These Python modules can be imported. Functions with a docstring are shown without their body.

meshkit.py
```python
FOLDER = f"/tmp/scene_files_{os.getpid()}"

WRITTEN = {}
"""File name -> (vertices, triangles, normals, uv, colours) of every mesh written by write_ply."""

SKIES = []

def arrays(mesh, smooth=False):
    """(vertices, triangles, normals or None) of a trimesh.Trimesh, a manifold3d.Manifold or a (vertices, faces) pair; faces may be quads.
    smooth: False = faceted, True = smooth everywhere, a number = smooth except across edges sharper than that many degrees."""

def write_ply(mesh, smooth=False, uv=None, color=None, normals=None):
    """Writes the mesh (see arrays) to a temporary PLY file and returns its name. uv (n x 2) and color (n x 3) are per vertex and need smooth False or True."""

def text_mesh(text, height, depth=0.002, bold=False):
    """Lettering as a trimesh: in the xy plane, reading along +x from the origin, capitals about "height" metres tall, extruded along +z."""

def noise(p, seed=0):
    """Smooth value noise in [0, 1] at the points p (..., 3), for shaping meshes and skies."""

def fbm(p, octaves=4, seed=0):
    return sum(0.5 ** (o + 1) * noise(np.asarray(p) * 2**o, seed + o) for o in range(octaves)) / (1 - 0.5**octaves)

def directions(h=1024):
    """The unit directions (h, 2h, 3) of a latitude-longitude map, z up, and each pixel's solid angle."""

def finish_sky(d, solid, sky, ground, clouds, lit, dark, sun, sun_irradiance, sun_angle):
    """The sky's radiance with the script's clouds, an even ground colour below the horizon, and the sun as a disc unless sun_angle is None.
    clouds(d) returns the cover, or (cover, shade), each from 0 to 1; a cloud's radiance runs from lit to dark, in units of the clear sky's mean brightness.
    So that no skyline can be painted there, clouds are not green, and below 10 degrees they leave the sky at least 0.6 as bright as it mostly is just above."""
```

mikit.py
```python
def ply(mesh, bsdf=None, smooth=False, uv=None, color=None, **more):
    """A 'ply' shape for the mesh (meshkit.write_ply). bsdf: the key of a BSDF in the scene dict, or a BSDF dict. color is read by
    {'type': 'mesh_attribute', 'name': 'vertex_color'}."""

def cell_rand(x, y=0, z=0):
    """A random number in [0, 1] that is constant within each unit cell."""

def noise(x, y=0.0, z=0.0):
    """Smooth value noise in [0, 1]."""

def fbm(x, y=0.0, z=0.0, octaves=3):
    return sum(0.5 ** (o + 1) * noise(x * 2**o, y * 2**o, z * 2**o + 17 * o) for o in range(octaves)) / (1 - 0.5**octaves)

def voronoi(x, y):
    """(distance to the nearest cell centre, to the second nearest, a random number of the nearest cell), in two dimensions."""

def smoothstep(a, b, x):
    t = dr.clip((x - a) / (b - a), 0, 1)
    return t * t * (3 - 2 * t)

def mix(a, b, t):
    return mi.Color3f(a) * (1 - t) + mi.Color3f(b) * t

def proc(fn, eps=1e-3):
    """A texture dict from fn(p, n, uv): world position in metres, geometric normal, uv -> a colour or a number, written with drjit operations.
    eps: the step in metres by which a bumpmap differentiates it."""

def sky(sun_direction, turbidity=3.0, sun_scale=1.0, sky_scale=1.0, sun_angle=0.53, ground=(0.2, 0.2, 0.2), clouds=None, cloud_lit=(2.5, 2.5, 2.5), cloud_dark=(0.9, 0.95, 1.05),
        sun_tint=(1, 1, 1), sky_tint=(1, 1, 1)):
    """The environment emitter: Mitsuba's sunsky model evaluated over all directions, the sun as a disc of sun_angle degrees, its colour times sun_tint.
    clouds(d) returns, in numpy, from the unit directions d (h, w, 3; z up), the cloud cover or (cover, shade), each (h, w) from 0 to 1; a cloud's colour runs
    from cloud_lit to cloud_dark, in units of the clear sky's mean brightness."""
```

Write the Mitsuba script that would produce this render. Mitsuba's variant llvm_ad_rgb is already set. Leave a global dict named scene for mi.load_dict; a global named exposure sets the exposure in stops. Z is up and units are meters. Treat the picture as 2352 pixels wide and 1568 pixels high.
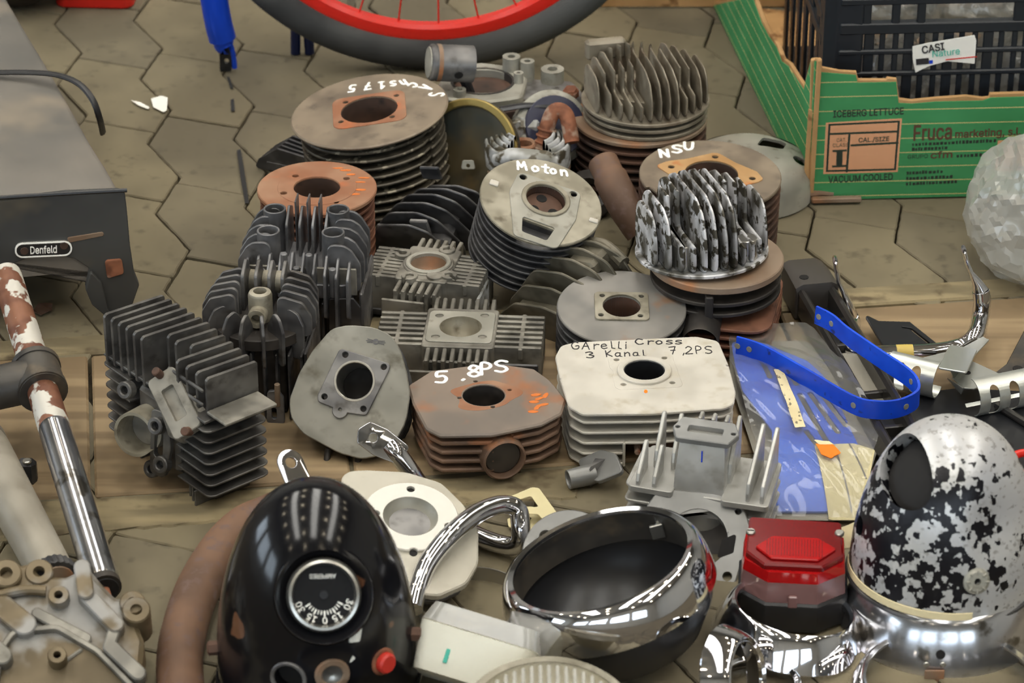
import math, numpy as np, trimesh, mitsuba as mi, drjit as dr, mikit, meshkit, manifold3d as m3
import shapely, shapely.geometry as sg, shapely.ops as so, shapely.affinity as sa
from mikit import noise, fbm, smoothstep, mix, voronoi, cell_rand

scene, labels = {}, {}
exposure = -0.70
T4 = mi.ScalarTransform4f
CAM = (0.0, -2.7396, 1.55)
scene['camera'] = {'type': 'thinlens', 'fov': 18.686, 'fov_axis': 'x', 'aperture_radius': 0.0055, 'focus_distance': 3.02,
                   'to_world': T4().look_at(origin=list(CAM), target=[0, 0, 0], up=[0, 0, 1]), 'near_clip': 0.05, 'far_clip': 60}
SKYLIGHT = (1.0, 0.97, 0.90); LAMP = (1.0, 0.86, 0.62); WINDOW = (0.72, 0.86, 1.0)
SKY_P, LAMP_P, WIN_P = 11.0, 34.0, 6.5

# ------------------------------------------------------------------ mesh helpers
def lin(r, g, b): return [((c / 255 + .055) / 1.055) ** 2.4 if c > 10 else c / 255 / 12.92 for c in (r, g, b)]
def tm(v, f): return trimesh.Trimesh(np.asarray(v, float), np.asarray(f, int), process=False)
def cat(*ms): return trimesh.util.concatenate([m for m in ms if m is not None])
def mv(m, t=(0, 0, 0), rx=0, ry=0, rz=0, s=None):
    m = m.copy()
    if s is not None: m.apply_scale(s)
    for a, ax in ((rx, (1, 0, 0)), (ry, (0, 1, 0)), (rz, (0, 0, 1))):
        if a: m.apply_transform(trimesh.transformations.rotation_matrix(math.radians(a), ax))
    m.apply_translation(t); return m
def frame(axis=(0, 0, 1), spin=0):
    z = np.array(axis, float); z /= np.linalg.norm(z)
    x = np.array([1.0, 0, 0]) - z * z[0]
    if np.linalg.norm(x) < 1e-3: x = np.array([0, 1.0, 0]) - z * z[1]
    x /= np.linalg.norm(x); y = np.cross(z, x); c, s = math.cos(math.radians(spin)), math.sin(math.radians(spin))
    R = np.eye(4); R[:3, 0] = x * c + y * s; R[:3, 1] = -x * s + y * c; R[:3, 2] = z; return R
def orient(m, loc=(0, 0, 0), axis=(0, 0, 1), spin=0):
    m = m.copy(); R = frame(axis, spin); R[:3, 3] = loc; m.apply_transform(R); return m
def arr(p): return np.asarray(p, float)
def circ(r, n=64, c=(0, 0)): return [(c[0] + r * math.cos(2 * math.pi * i / n), c[1] + r * math.sin(2 * math.pi * i / n)) for i in range(n)]
def P(pts): return pts if hasattr(pts, 'geom_type') else sg.Polygon(pts)
def disc(r, c=(0, 0), n=64): return sg.Polygon(circ(r, n, c))
def rrect(w, h, r, c=(0, 0), q=6): return sg.box(c[0] - w / 2 + r, c[1] - h / 2 + r, c[0] + w / 2 - r, c[1] + h / 2 - r).buffer(r, quad_segs=q)
def rnd(poly, r, q=6): return P(poly).buffer(-r).buffer(2 * r, quad_segs=q).buffer(-r, quad_segs=q)
def bar(x0, y0, x1, y1, w, cap='flat'): return sg.LineString([(x0, y0), (x1, y1)]).buffer(w / 2, cap_style=cap)
def ring_off(c, d):
    c = arr(c); a, b = np.roll(c, 1, 0), np.roll(c, -1, 0)
    t1 = c - a; t2 = b - c
    t1 /= np.linalg.norm(t1, axis=1)[:, None] + 1e-12; t2 /= np.linalg.norm(t2, axis=1)[:, None] + 1e-12
    n1 = np.stack([t1[:, 1], -t1[:, 0]], 1); n2 = np.stack([t2[:, 1], -t2[:, 0]], 1)
    n = n1 + n2; n /= np.maximum(np.linalg.norm(n, axis=1)[:, None], .3)
    k = np.clip((n * n1).sum(1), .5, 1)[:, None]
    return c - n / k * d
def plate(poly, z0, z1, bev=0.0006):
    """an extruded plate with chamfered edges, one for each polygon of the shape"""
    poly = P(poly); out = []
    for g in getattr(poly, 'geoms', [poly]):
        if g.is_empty or g.geom_type != 'Polygon' or g.area < 1e-8: continue
        g = sg.polygon.orient(g.simplify(2e-5)); b = min(bev, (z1 - z0) * .4)
        loops = [arr(g.exterior.coords)[:-1]] + [arr(h.coords)[:-1] for h in g.interiors]
        V, F, n0, ends = [], [], 0, []
        tops, bots = [], []
        for L in loops:
            n = len(L); b = min(bev, (z1 - z0) * .4) if L is loops[0] else min(bev, (z1 - z0) * .4, .0004); O = ring_off(L, b) if b > 0 else L
            levels = [(O, z0), (L, z0 + b), (L, z1 - b), (O, z1)] if b > 0 else [(L, z0), (L, z1)]
            for q, z in levels: V.append(np.c_[q, np.full(n, z)])
            i = np.arange(n); j = (i + 1) % n
            for k in range(len(levels) - 1):
                a, c = n0 + k * n, n0 + (k + 1) * n
                F += [np.c_[a + i, a + j, c + j], np.c_[a + i, c + j, c + i]]
            bots.append((n0, O)); tops.append(n0 + (len(levels) - 1) * n); n0 += len(levels) * n
        flat = np.vstack([o for _, o in bots]).astype(np.float64); tri = np.asarray(m3.triangulate([np.ascontiguousarray(o, np.float64) for _, o in bots])).astype(int)
        mapb = np.concatenate([s + np.arange(len(o)) for s, o in bots]); mapt = np.concatenate([s + np.arange(len(o)) for s, (_, o) in zip(tops, bots)])
        ar = np.cross(flat[tri[:, 1]] - flat[tri[:, 0]], flat[tri[:, 2]] - flat[tri[:, 0]])
        tri = np.where((ar > 0)[:, None], tri, tri[:, ::-1])
        F += [mapt[tri], mapb[tri[:, ::-1]]]
        out.append(tm(np.vstack(V), np.vstack(F)))
    return cat(*out) if out else None
def lathe(prof, n=64, a0=0, a1=360, close=None):
    """revolve a profile of (r, z); if its last point is its first the body is a closed ring"""
    p = arr(prof); full = abs(a1 - a0 - 360) < 1e-6; m = n if full else n + 1
    th = np.radians(a0 + (a1 - a0) * np.arange(m) / n)
    V = np.stack([np.outer(np.cos(th), p[:, 0]), np.outer(np.sin(th), p[:, 0]), np.tile(p[:, 1], (m, 1))], -1).reshape(-1, 3)
    k = len(p); F = []
    for i in range(n):
        a, b = i * k, ((i + 1) % m) * k
        for j in range(k - 1):
            if p[j, 0] > 1e-9 or p[j + 1, 0] > 1e-9:
                if p[j, 0] > 1e-9: F.append((a + j, b + j, b + j + 1) )
                if p[j + 1, 0] > 1e-9: F.append((a + j, b + j + 1, a + j + 1))
    m_ = tm(V, F); m_.merge_vertices()
    if m_.is_watertight and m_.volume < 0: m_.invert()
    return m_
def ringp(r0, r1, z0, z1, b=.0008):
    """closed profile of a washer with chamfers"""
    return [(r0 + b, z0), (r1 - b, z0), (r1, z0 + b), (r1, z1 - b), (r1 - b, z1), (r0 + b, z1), (r0, z1 - b), (r0, z0 + b), (r0 + b, z0)]
def ring(r0, r1, z0, z1, b=.0008, n=64): return lathe(ringp(r0, r1, z0, z1, b), n)
def cyl(r, z0, z1, c=(0, 0), b=.0008, n=32): return mv(lathe([(0, z0), (r - b, z0), (r, z0 + b), (r, z1 - b), (r - b, z1), (0, z1)], n), (c[0], c[1], 0))
def spline(pts, n=12, closed=False):
    p = arr(pts); m = len(p); out = []
    for i in range(m if closed else m - 1):
        a, b, c, d = (p[(i + k) % m] if closed else p[min(max(i + k, 0), m - 1)] for k in (-1, 0, 1, 2))
        for t in np.arange(n) / n:
            out.append(.5 * ((2 * b) + (c - a) * t + (2 * a - 5 * b + 4 * c - d) * t * t + (3 * b - a - 3 * c + d) * t ** 3))
    if not closed: out.append(p[-1])
    return arr(out)
def tube(path, r, n=16, closed=False, flat=None, up=None, cap=True):
    """sweep a circle (or an ellipse: flat = second radius, or a section polygon as r) along a path"""
    p = arr(path); m = len(p)
    t = np.gradient(p, axis=0) if not closed else np.roll(p, -1, 0) - np.roll(p, 1, 0)
    t /= np.linalg.norm(t, axis=1)[:, None]
    u = np.cross(t[0], up if up is not None else ([0, 0, 1] if abs(t[0][2]) < .9 else [1, 0, 0])); u /= np.linalg.norm(u); U = []
    for i in range(m):
        if up is not None: u = np.cross(t[i], up)
        u = u - t[i] * (u @ t[i]); u = u / np.linalg.norm(u); U.append(u)
    U = arr(U); W = np.cross(t, U)
    if hasattr(r, '__len__') and np.ndim(r) == 2: sec = arr(r); R0 = np.ones(m); n = len(sec)
    else:
        a = 2 * math.pi * np.arange(n) / n; R0 = np.broadcast_to(r, m).astype(float); sec = np.c_[np.cos(a), np.sin(a)]
    k2 = np.ones(m) if flat is None else np.broadcast_to(flat, m)
    V = (p[:, None] + U[:, None] * sec[None, :, :1] * R0[:, None, None] + W[:, None] * sec[None, :, 1:] * (R0 * k2)[:, None, None]).reshape(-1, 3)
    F = []; i = np.arange(n); j = (i + 1) % n
    for k in range(m if closed else m - 1):
        a, b = k * n, ((k + 1) % m) * n
        F += [np.c_[a + i, a + j, b + j], np.c_[a + i, b + j, b + i]]
    F = np.vstack(F)
    if not closed and cap:
        V = np.vstack([V, p[:1], p[-1:]]); c0 = m * n
        F = np.vstack([F, np.c_[i * 0 + c0, j, i], np.c_[i * 0 + c0 + 1, (m - 1) * n + i, (m - 1) * n + j]])
    g = tm(V, F)
    if g.volume < 0: g.invert()
    return g
def hollow(path, ro, ri, n=24):
    """an open-ended pipe wall"""
    a, b = tube(path, ro, n, cap=False), tube(path, ri, n, cap=False)
    m = len(path); V = np.vstack([a.vertices, b.vertices]); k = len(a.vertices); i = np.arange(n); j = (i + 1) % n; e = (m - 1) * n
    F = np.vstack([a.faces, b.faces[:, ::-1] + k, np.c_[i, k + i, k + j], np.c_[i, k + j, j], np.c_[e + i, e + j, k + e + j], np.c_[e + i, k + e + j, k + e + i]])
    g = tm(V, F); g.fix_normals(); return g
def box(sx, sy, sz, c=(0, 0, 0), b=.0012, rz=0):
    b = min(b, sx * .4, sy * .4, sz * .4); hx, hy, hz = sx / 2, sy / 2, sz / 2
    pts = [(x * (hx - (i != 0) * b), y * (hy - (i != 1) * b), z * (hz - (i != 2) * b)) for x in (-1, 1) for y in (-1, 1) for z in (-1, 1) for i in range(3)]
    m = trimesh.convex.convex_hull(arr(pts)); m = tm(m.vertices, m.faces)
    return mv(m, c, rz=rz)
def hull(pts): m = trimesh.convex.convex_hull(arr(pts)); return tm(m.vertices, m.faces)
def man(m):
    m = tm(m.vertices, m.faces); m.merge_vertices()
    return m3.Manifold(m3.Mesh(np.asarray(m.vertices, np.float32), np.asarray(m.faces, np.uint32)))
def unman(q): k = q.to_mesh(); return tm(k.vert_properties[:, :3], k.tri_verts)
def diff(a, *bs):
    q = man(a)
    for b in bs: q = q - man(b)
    return unman(q)
def union(*ms):
    q = man(ms[0])
    for b in ms[1:]: q = q + man(b)
    return unman(q)
def rough(m, amp, fr, seed=0):
    m = m.copy(); m.vertices = m.vertices + (np.stack([meshkit.fbm(m.vertices * fr, 3, seed + k) for k in (1, 7, 13)], 1) - .5) * 2 * amp; return m
def loft(rings, cap=True):
    """skin a list of equally long closed rings of 3-D points"""
    R = [arr(r) for r in rings]; n = len(R[0]); i = np.arange(n); j = (i + 1) % n; F = []
    for k in range(len(R) - 1): F += [np.c_[k * n + i, k * n + j, k * n + n + j], np.c_[k * n + i, k * n + n + j, k * n + n + i]]
    V = np.vstack(R); F = np.vstack(F)
    if cap:
        V = np.vstack([V, R[0].mean(0), R[-1].mean(0)]); c = len(R) * n; e = c - n
        F = np.vstack([F, np.c_[i * 0 + c, j, i], np.c_[i * 0 + c + 1, e + i, e + j]])
    g = tm(V, F)
    if cap and g.volume < 0: g.invert()
    return g
def sheet(path, w, th, up=(0, 0, 1)):
    """a strip of sheet of width w (along up) and thickness th along a path"""
    return tube(path, [(-th / 2, -w / 2), (th / 2, -w / 2), (th / 2, w / 2), (-th / 2, w / 2)], up=up)

def vplane(m, p0, p1, back=0):
    """stand a mesh drawn in (along, up, out) on the vertical plane through two ground points"""
    p0, p1 = arr(p0), arr(p1); d = (p1 - p0) / np.linalg.norm(p1 - p0); n = np.cross(d, [0, 0, 1]); R = np.eye(4)
    R[:3, 0], R[:3, 1], R[:3, 2], R[:3, 3] = d, (0, 0, 1), n, p0 - n * back
    m = m.copy(); m.apply_transform(R); return m
def text(s, h, depth=.0004, bold=False, center=False, w=None):
    m = meshkit.text_mesh(s, h, depth, bold)
    if w: m.apply_transform(np.diag([w / (m.bounds[1][0] - m.bounds[0][0]), 1, 1, 1]))
    if center: m.apply_translation([-m.bounds[:, 0].mean(), -m.bounds[:, 1].mean(), 0])
    return m
# strokes of hand lettering, in a unit box
GL = {'S': [[(.9,.9),(.5,1),(.15,.82),(.3,.58),(.7,.45),(.85,.2),(.5,0),(.1,.1)]], 'A': [[(.05,0),(.45,1),(.85,0)],[(.2,.4),(.72,.4)]], 'c': [[(.8,.6),(.45,.7),(.15,.4),(.35,.05),(.8,.1)]],
 'h': [[(.2,1),(.2,0)],[(.2,.5),(.55,.65),(.75,.45),(.78,0)]], 's': [[(.8,.62),(.45,.7),(.2,.52),(.6,.32),(.75,.12),(.4,0),(.12,.08)]], '1': [[(.2,.7),(.55,1),(.5,0)],[(.25,.02),(.8,.02)]],
 '7': [[(.1,.95),(.85,1),(.35,0)],[(.25,.5),(.75,.5)]], '5': [[(.85,1),(.25,.95),(.2,.55),(.6,.6),(.82,.35),(.6,.03),(.12,.06)]], 'N': [[(.1,0),(.15,1),(.8,0),(.85,1)]], 'U': [[(.1,1),(.15,.25),(.45,0),(.8,.25),(.85,1)]],
 'M': [[(.05,0),(.15,1),(.5,.3),(.85,1),(1,0)]], 'o': [[(.45,.65),(.15,.4),(.35,.02),(.75,.2),(.7,.55),(.4,.66)]], 't': [[(.45,1),(.42,.1),(.7,.02)],[(.1,.68),(.8,.7)]], 'n': [[(.15,.65),(.18,0)],[(.18,.4),(.5,.66),(.75,.5),(.8,0)]],
 '8': [[(.5,.52),(.2,.72),(.45,1),(.8,.8),(.5,.52),(.12,.25),(.45,0),(.88,.22),(.5,.52)]], 'P': [[(.2,0),(.25,1),(.7,.98),(.85,.72),(.6,.5),(.22,.48)]], '.': [[(.4,0),(.5,.08)]], ',': [[(.5,.1),(.4,-.15)]],
 'G': [[(.9,.85),(.5,1),(.12,.6),(.25,.1),(.65,0),(.9,.2),(.88,.45),(.55,.42)]], 'r': [[(.25,.65),(.25,0)],[(.25,.42),(.5,.64),(.8,.6)]], 'e': [[(.15,.36),(.75,.4),(.6,.66),(.25,.58),(.15,.25),(.4,0),(.8,.1)]],
 'l': [[(.3,1),(.28,.1),(.6,.02)]], 'i': [[(.4,.6),(.4,0)],[(.4,.85),(.42,.9)]], 'C': [[(.9,.85),(.45,1),(.1,.5),(.4,0),(.9,.12)]], '3': [[(.1,.9),(.5,1),(.75,.75),(.4,.52),(.8,.3),(.5,0),(.1,.1)]],
 'K': [[(.2,1),(.2,0)],[(.85,.95),(.22,.45),(.9,0)]], 'a': [[(.7,.6),(.3,.62),(.12,.3),(.35,.02),(.7,.25),(.72,.62),(.75,.1),(.95,.02)]], '2': [[(.15,.8),(.45,1),(.8,.75),(.5,.35),(.1,0),(.9,.03)]], '0': [[(.45,1),(.12,.5),(.45,0),(.8,.5),(.45,1)]]}
ADV = {'M': 1.3, '.': .6, ',': .55, ' ': .6, 'i': .65, 'l': .65, 't': .8, '1': .8, 'r': .85, 's': .9, 'c': .9, 'e': .95}
def glyph(ch, h, w, asp=.8):
    return so.unary_union([sg.LineString(spline([(x * h * asp, y * h, 0) for x, y in l], 6)[:, :2] if len(l) > 3 and ch not in 'MNAK17t' else [(x * h * asp, y * h) for x, y in l]).buffer(w / 2, quad_segs=4) for l in GL[ch]])
def scrawl(s, h, w, asp=.8, slope=0.0, wob=.06, seed=1):
    r = np.random.default_rng(seed); x = 0; out = []
    for ch in s:
        if ch != ' ': out.append(sa.translate(sa.rotate(glyph(ch, h * (1 + r.uniform(-wob, wob)), w, asp), r.uniform(-6, 6), origin=(0, 0)), x, x * slope + r.uniform(-wob, wob) * h))
        x += ADV.get(ch, 1.05) * h * asp * 1.12
    return so.unary_union(out)

# ------------------------------------------------------------------ things, parts, labels
count = {}
def numbered(k):
    if k not in count: count[k] = 0; return k
    count[k] += 1; return f'{k}_{count[k]:03d}'
class Thing:
    """one top-level object: its parts' keys start with its own key; its frame places them"""
    def __init__(s, name, label, cat_, loc=(0, 0, 0), axis=(0, 0, 1), spin=0, group=None, kind=None):
        s.key = numbered(name); labels[s.key] = {'label': label}
        if cat_: labels[s.key]['category'] = cat_
        if group: labels[s.key]['group'] = group
        if kind: labels[s.key]['kind'] = kind
        s.M = frame(axis, spin); s.M[:3, 3] = loc
    def put(s, name, mesh, mat, smooth=35, label=None, at=None, kind=None):
        key = numbered((at or s.key) + '__' + name) if name else s.key
        m = mesh.copy(); m.apply_transform(s.M)
        scene[key] = mikit.ply(m, 'mat_' + mat, smooth)
        if label or kind: labels[key] = {k: v for k, v in (('label', label), ('kind', kind)) if v}
        return key
def one(name, label, cat_, mesh, mat, smooth=35, **k):
    t = Thing(name, label, cat_, **k); t.put(None, mesh, mat, smooth); return t
def struct(name, label, mesh, mat, smooth=False):
    t = Thing(name, label, None, kind='structure'); t.put(None, mesh, mat, smooth); return t

# ------------------------------------------------------------------ materials
def pr(name, color, rough_=.5, metal=0., spec=.5, two=False, **k):
    if not isinstance(color, dict): color = {'type': 'rgb', 'value': color}
    b = {'type': 'principled', 'base_color': color, 'roughness': rough_, 'metallic': metal, 'specular': spec, **k}
    scene['mat_' + name] = {'type': 'twosided', 'bsdf': b} if two else b
def mottle(name, c1, c2, sc, rough_=.5, metal=0., c3=None, sc3=60, th=(.5, .95), two=False, stretch=(1, 1, 1), lines=None, **k):
    """two tones blended by noise, and a third in patches"""
    A, B = lin(*c1), lin(*c2); C = lin(*c3) if c3 else None; sx, sy, sz = stretch
    def fn(p, n, uv):
        t = smoothstep(.3, .7, fbm(p.x * sc * sx, p.y * sc * sy, p.z * sc * sz))
        col = mix(A, B, t)
        if C is not None: col = mix(col, C, smoothstep(th[0], th[1], fbm(p.x * sc3 + 31, p.y * sc3, p.z * sc3 + 7, octaves=4)))
        return col
    pr(name, mikit.proc(fn), rough_, metal, two=two, **k)
mottle('paver', (99, 91, 72), (115, 106, 84), 9, .9, c3=(86, 79, 62), sc3=70, th=(.58, .95))
mottle('paver_dark', (91, 84, 68), (107, 99, 80), 9, .9, c3=(80, 74, 60), sc3=70, th=(.58, .95))
mottle('joint', (48, 42, 33), (78, 69, 52), 60, 1.0)
mottle('plank', (118, 99, 73), (144, 124, 94), 9, .75, c3=(96, 80, 56), sc3=14, th=(.55, .8), stretch=(.5, 9, 9))
mottle('plank_old', (106, 96, 73), (136, 123, 94), 22, .9, c3=(84, 72, 52), sc3=45, th=(.52, .8), stretch=(.6, 3, 3))
mottle('alu_dark', (62, 62, 64), (96, 95, 95), 45, .42, .55, c3=(42, 40, 38), sc3=70)
mottle('alu_grey', (92, 91, 92), (132, 130, 128), 40, .42, .5, c3=(66, 62, 56), sc3=80)
mottle('alu_olive', (122, 116, 100), (158, 152, 136), 40, .45, .35, c3=(88, 80, 64), sc3=90)
mottle('alu_dull', (138, 136, 126), (164, 161, 150), 30, .45, .35, c3=(108, 102, 88), sc3=100, th=(.56, .9))
mottle('alu_light', (180, 175, 164), (196, 191, 180), 30, .5, .15, c3=(176, 168, 150), sc3=80)
mottle('alu_bright', (156, 155, 150), (180, 179, 174), 30, .38, .45, c3=(140, 137, 128), sc3=80)
mottle('fin_silver', (92, 90, 84), (208, 208, 210), 60, .45, .35, c3=(66, 62, 52), sc3=110, th=(.5, .62), stretch=(1, 1, .35))
mottle('fin_white', (130, 130, 124), (196, 198, 200), 50, .55, .15, c3=(86, 80, 66), sc3=90, th=(.5, .62))
mottle('iron_brown', (112, 100, 86), (140, 126, 108), 25, .5, .35, c3=(92, 82, 72), sc3=60)
mottle('iron_fin', (66, 62, 54), (96, 90, 78), 60, .45, .4, c3=(150, 142, 124), sc3=140, th=(.62, .7))
mottle('rust_orange', (134, 88, 62), (150, 116, 92), 30, .8, .05, c3=(172, 92, 48), sc3=28, th=(.54, .8))
mottle('rust_brown', (112, 88, 68), (132, 114, 96), 22, .65, .15, c3=(156, 102, 64), sc3=24, th=(.5, .85))
mottle('rust_dark', (62, 46, 38), (92, 66, 52), 30, .75, .1, c3=(44, 36, 32), sc3=70)
mottle('rust_flake', (104, 62, 42), (142, 90, 64), 80, .8, .05, c3=(150, 128, 112), sc3=60, th=(.55, .7))
mottle('rust_steel', (110, 101, 93), (128, 114, 102), 18, .55, .2, c3=(146, 96, 64), sc3=24, th=(.5, .68))
mottle('exhaust', (86, 64, 50), (110, 82, 63), 20, .65, .1, c3=(98, 78, 72), sc3=120, th=(.5, .8))
mottle('soot', (34, 31, 29), (58, 52, 46), 40, .6, .1)
mottle('vinyl', (86, 84, 80), (112, 106, 98), 8, .6, c3=(124, 114, 100), sc3=10, th=(.5, .8))
mottle('skirt', (44, 45, 46), (62, 62, 60), 12, .6, c3=(80, 74, 62), sc3=14, th=(.6, .8))
mottle('tyre', (46, 47, 48), (72, 73, 72), 12, .8)
mottle('tube_grey', (128, 122, 110), (154, 148, 135), 18, .5, .3, c3=(118, 110, 96), sc3=50)
mottle('case_alu', (84, 72, 50), (112, 98, 74), 30, .5, .3, c3=(140, 138, 134), sc3=30, th=(.56, .75))
mottle('kraft', (158, 122, 78), (178, 140, 94), 20, .9, c3=(120, 84, 48), sc3=40, th=(.62, .74))
mottle('chrome_worn', (176, 178, 184), (206, 206, 210), 30, .17, .95, c3=(120, 116, 110), sc3=60, th=(.56, .72))
mottle('enamel', (12, 12, 15), (18, 18, 22), 10, .14, c3=(92, 62, 44), sc3=22, th=(.74, .77))
def peel_fn(p, n, uv):
    flake = fbm(p.x * 170 + 3, p.y * 170, p.z * 120, octaves=4) + .55 * (fbm(p.x * 26 + 9, p.y * 26, p.z * 26) - .5)
    near = smoothstep(.105, .03, dr.sqrt(dr.square(p.x - .338) + dr.square(p.z - .095)))
    col = mix(lin(176, 177, 182), lin(196, 195, 192), noise(p.x * 30, p.y * 30, p.z * 30))
    col = mix(col, lin(120, 116, 112), smoothstep(.6, .75, fbm(p.x * 260, p.y * 260, p.z * 260)) * .6)
    return mix(col, lin(18, 18, 24), smoothstep(.655, .665, flake + .20 * near))
pr('peel', mikit.proc(peel_fn), .32, .35)
mottle('film_blue', (26, 66, 176), (60, 102, 204), 14, .25)
pr('chrome', lin(222, 222, 226), .06, 1.0); pr('chrome_two', lin(216, 216, 220), .07, 1.0, two=True)
pr('steel', lin(176, 174, 168), .25, .9); pr('sheet_alu', lin(186, 188, 182), .33, .75, two=True)
pr('white_paint', lin(236, 234, 228), .6); pr('ink', lin(38, 36, 38), .7); pr('print_dark', lin(34, 44, 34), .8); pr('print_brown', lin(84, 56, 40), .8); pr('print_teal', lin(70, 170, 150), .8)
pr('machined', lin(196, 193, 184), .35, .2); pr('black_plastic', lin(30, 30, 32), .4); pr('rubber', lin(26, 26, 27), .7); pr('black_metal', lin(36, 37, 40), .3, .3)
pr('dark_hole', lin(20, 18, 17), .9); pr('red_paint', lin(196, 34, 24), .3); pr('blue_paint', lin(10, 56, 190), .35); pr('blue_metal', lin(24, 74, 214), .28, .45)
pr('crate', lin(22, 28, 34), .4); pr('red_lens', lin(158, 18, 20), .12); pr('red_dark', lin(104, 12, 14), .15); pr('pink_lens', lin(120, 88, 86), .15)
pr('cream_plastic', lin(216, 214, 198), .35); pr('paper_cream', lin(196, 186, 146), .8); pr('orange_tag', lin(238, 120, 24), .8); pr('white_paper', lin(228, 226, 218), .8)
pr('brass', lin(140, 122, 70), .4, .7); pr('button_red', lin(190, 50, 40), .4); pr('dial', lin(12, 12, 14), .5, spec=.2); pr('tape', lin(214, 200, 160), .8); pr('box_blue', lin(50, 100, 120), .9)
def green_fn(p, n, uv):
    z = (p.z - .004) / .0172; s = dr.abs(z - dr.floor(z) - .5)
    col = mix(lin(50, 124, 72), lin(62, 140, 86), noise(p.x * 30, p.y * 30, p.z * 30))
    return mix(col, lin(176, 170, 112), smoothstep(.455, .475, s))
pr('print_green', mikit.proc(green_fn), .7)
pr('bright_rust', lin(196, 108, 46), .8); mottle('cover_dark', (58, 62, 58), (84, 74, 52), 22, .35, .5, c3=(110, 88, 50), sc3=40)
pr('hall_wall', lin(176, 174, 168), .9, two=True); pr('hall_roof', lin(120, 117, 110), .9, two=True)
scene['mat_glass'] = {'type': 'thindielectric'}
scene['mat_film'] = {'type': 'blendbsdf', 'weight': {'type': 'rgb', 'value': .12}, 'a': {'type': 'thindielectric'}, 'b': {'type': 'twosided', 'bsdf': {'type': 'principled', 'base_color': {'type': 'rgb', 'value': lin(200, 200, 196)}, 'roughness': .10, 'specular': 1.0}}}
scene['mat_film_thick'] = {'type': 'blendbsdf', 'weight': {'type': 'rgb', 'value': .5}, 'a': {'type': 'thindielectric'}, 'b': {'type': 'twosided', 'bsdf': {'type': 'principled', 'base_color': {'type': 'rgb', 'value': lin(176, 175, 168)}, 'roughness': .18, 'specular': .8}}}

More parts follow.
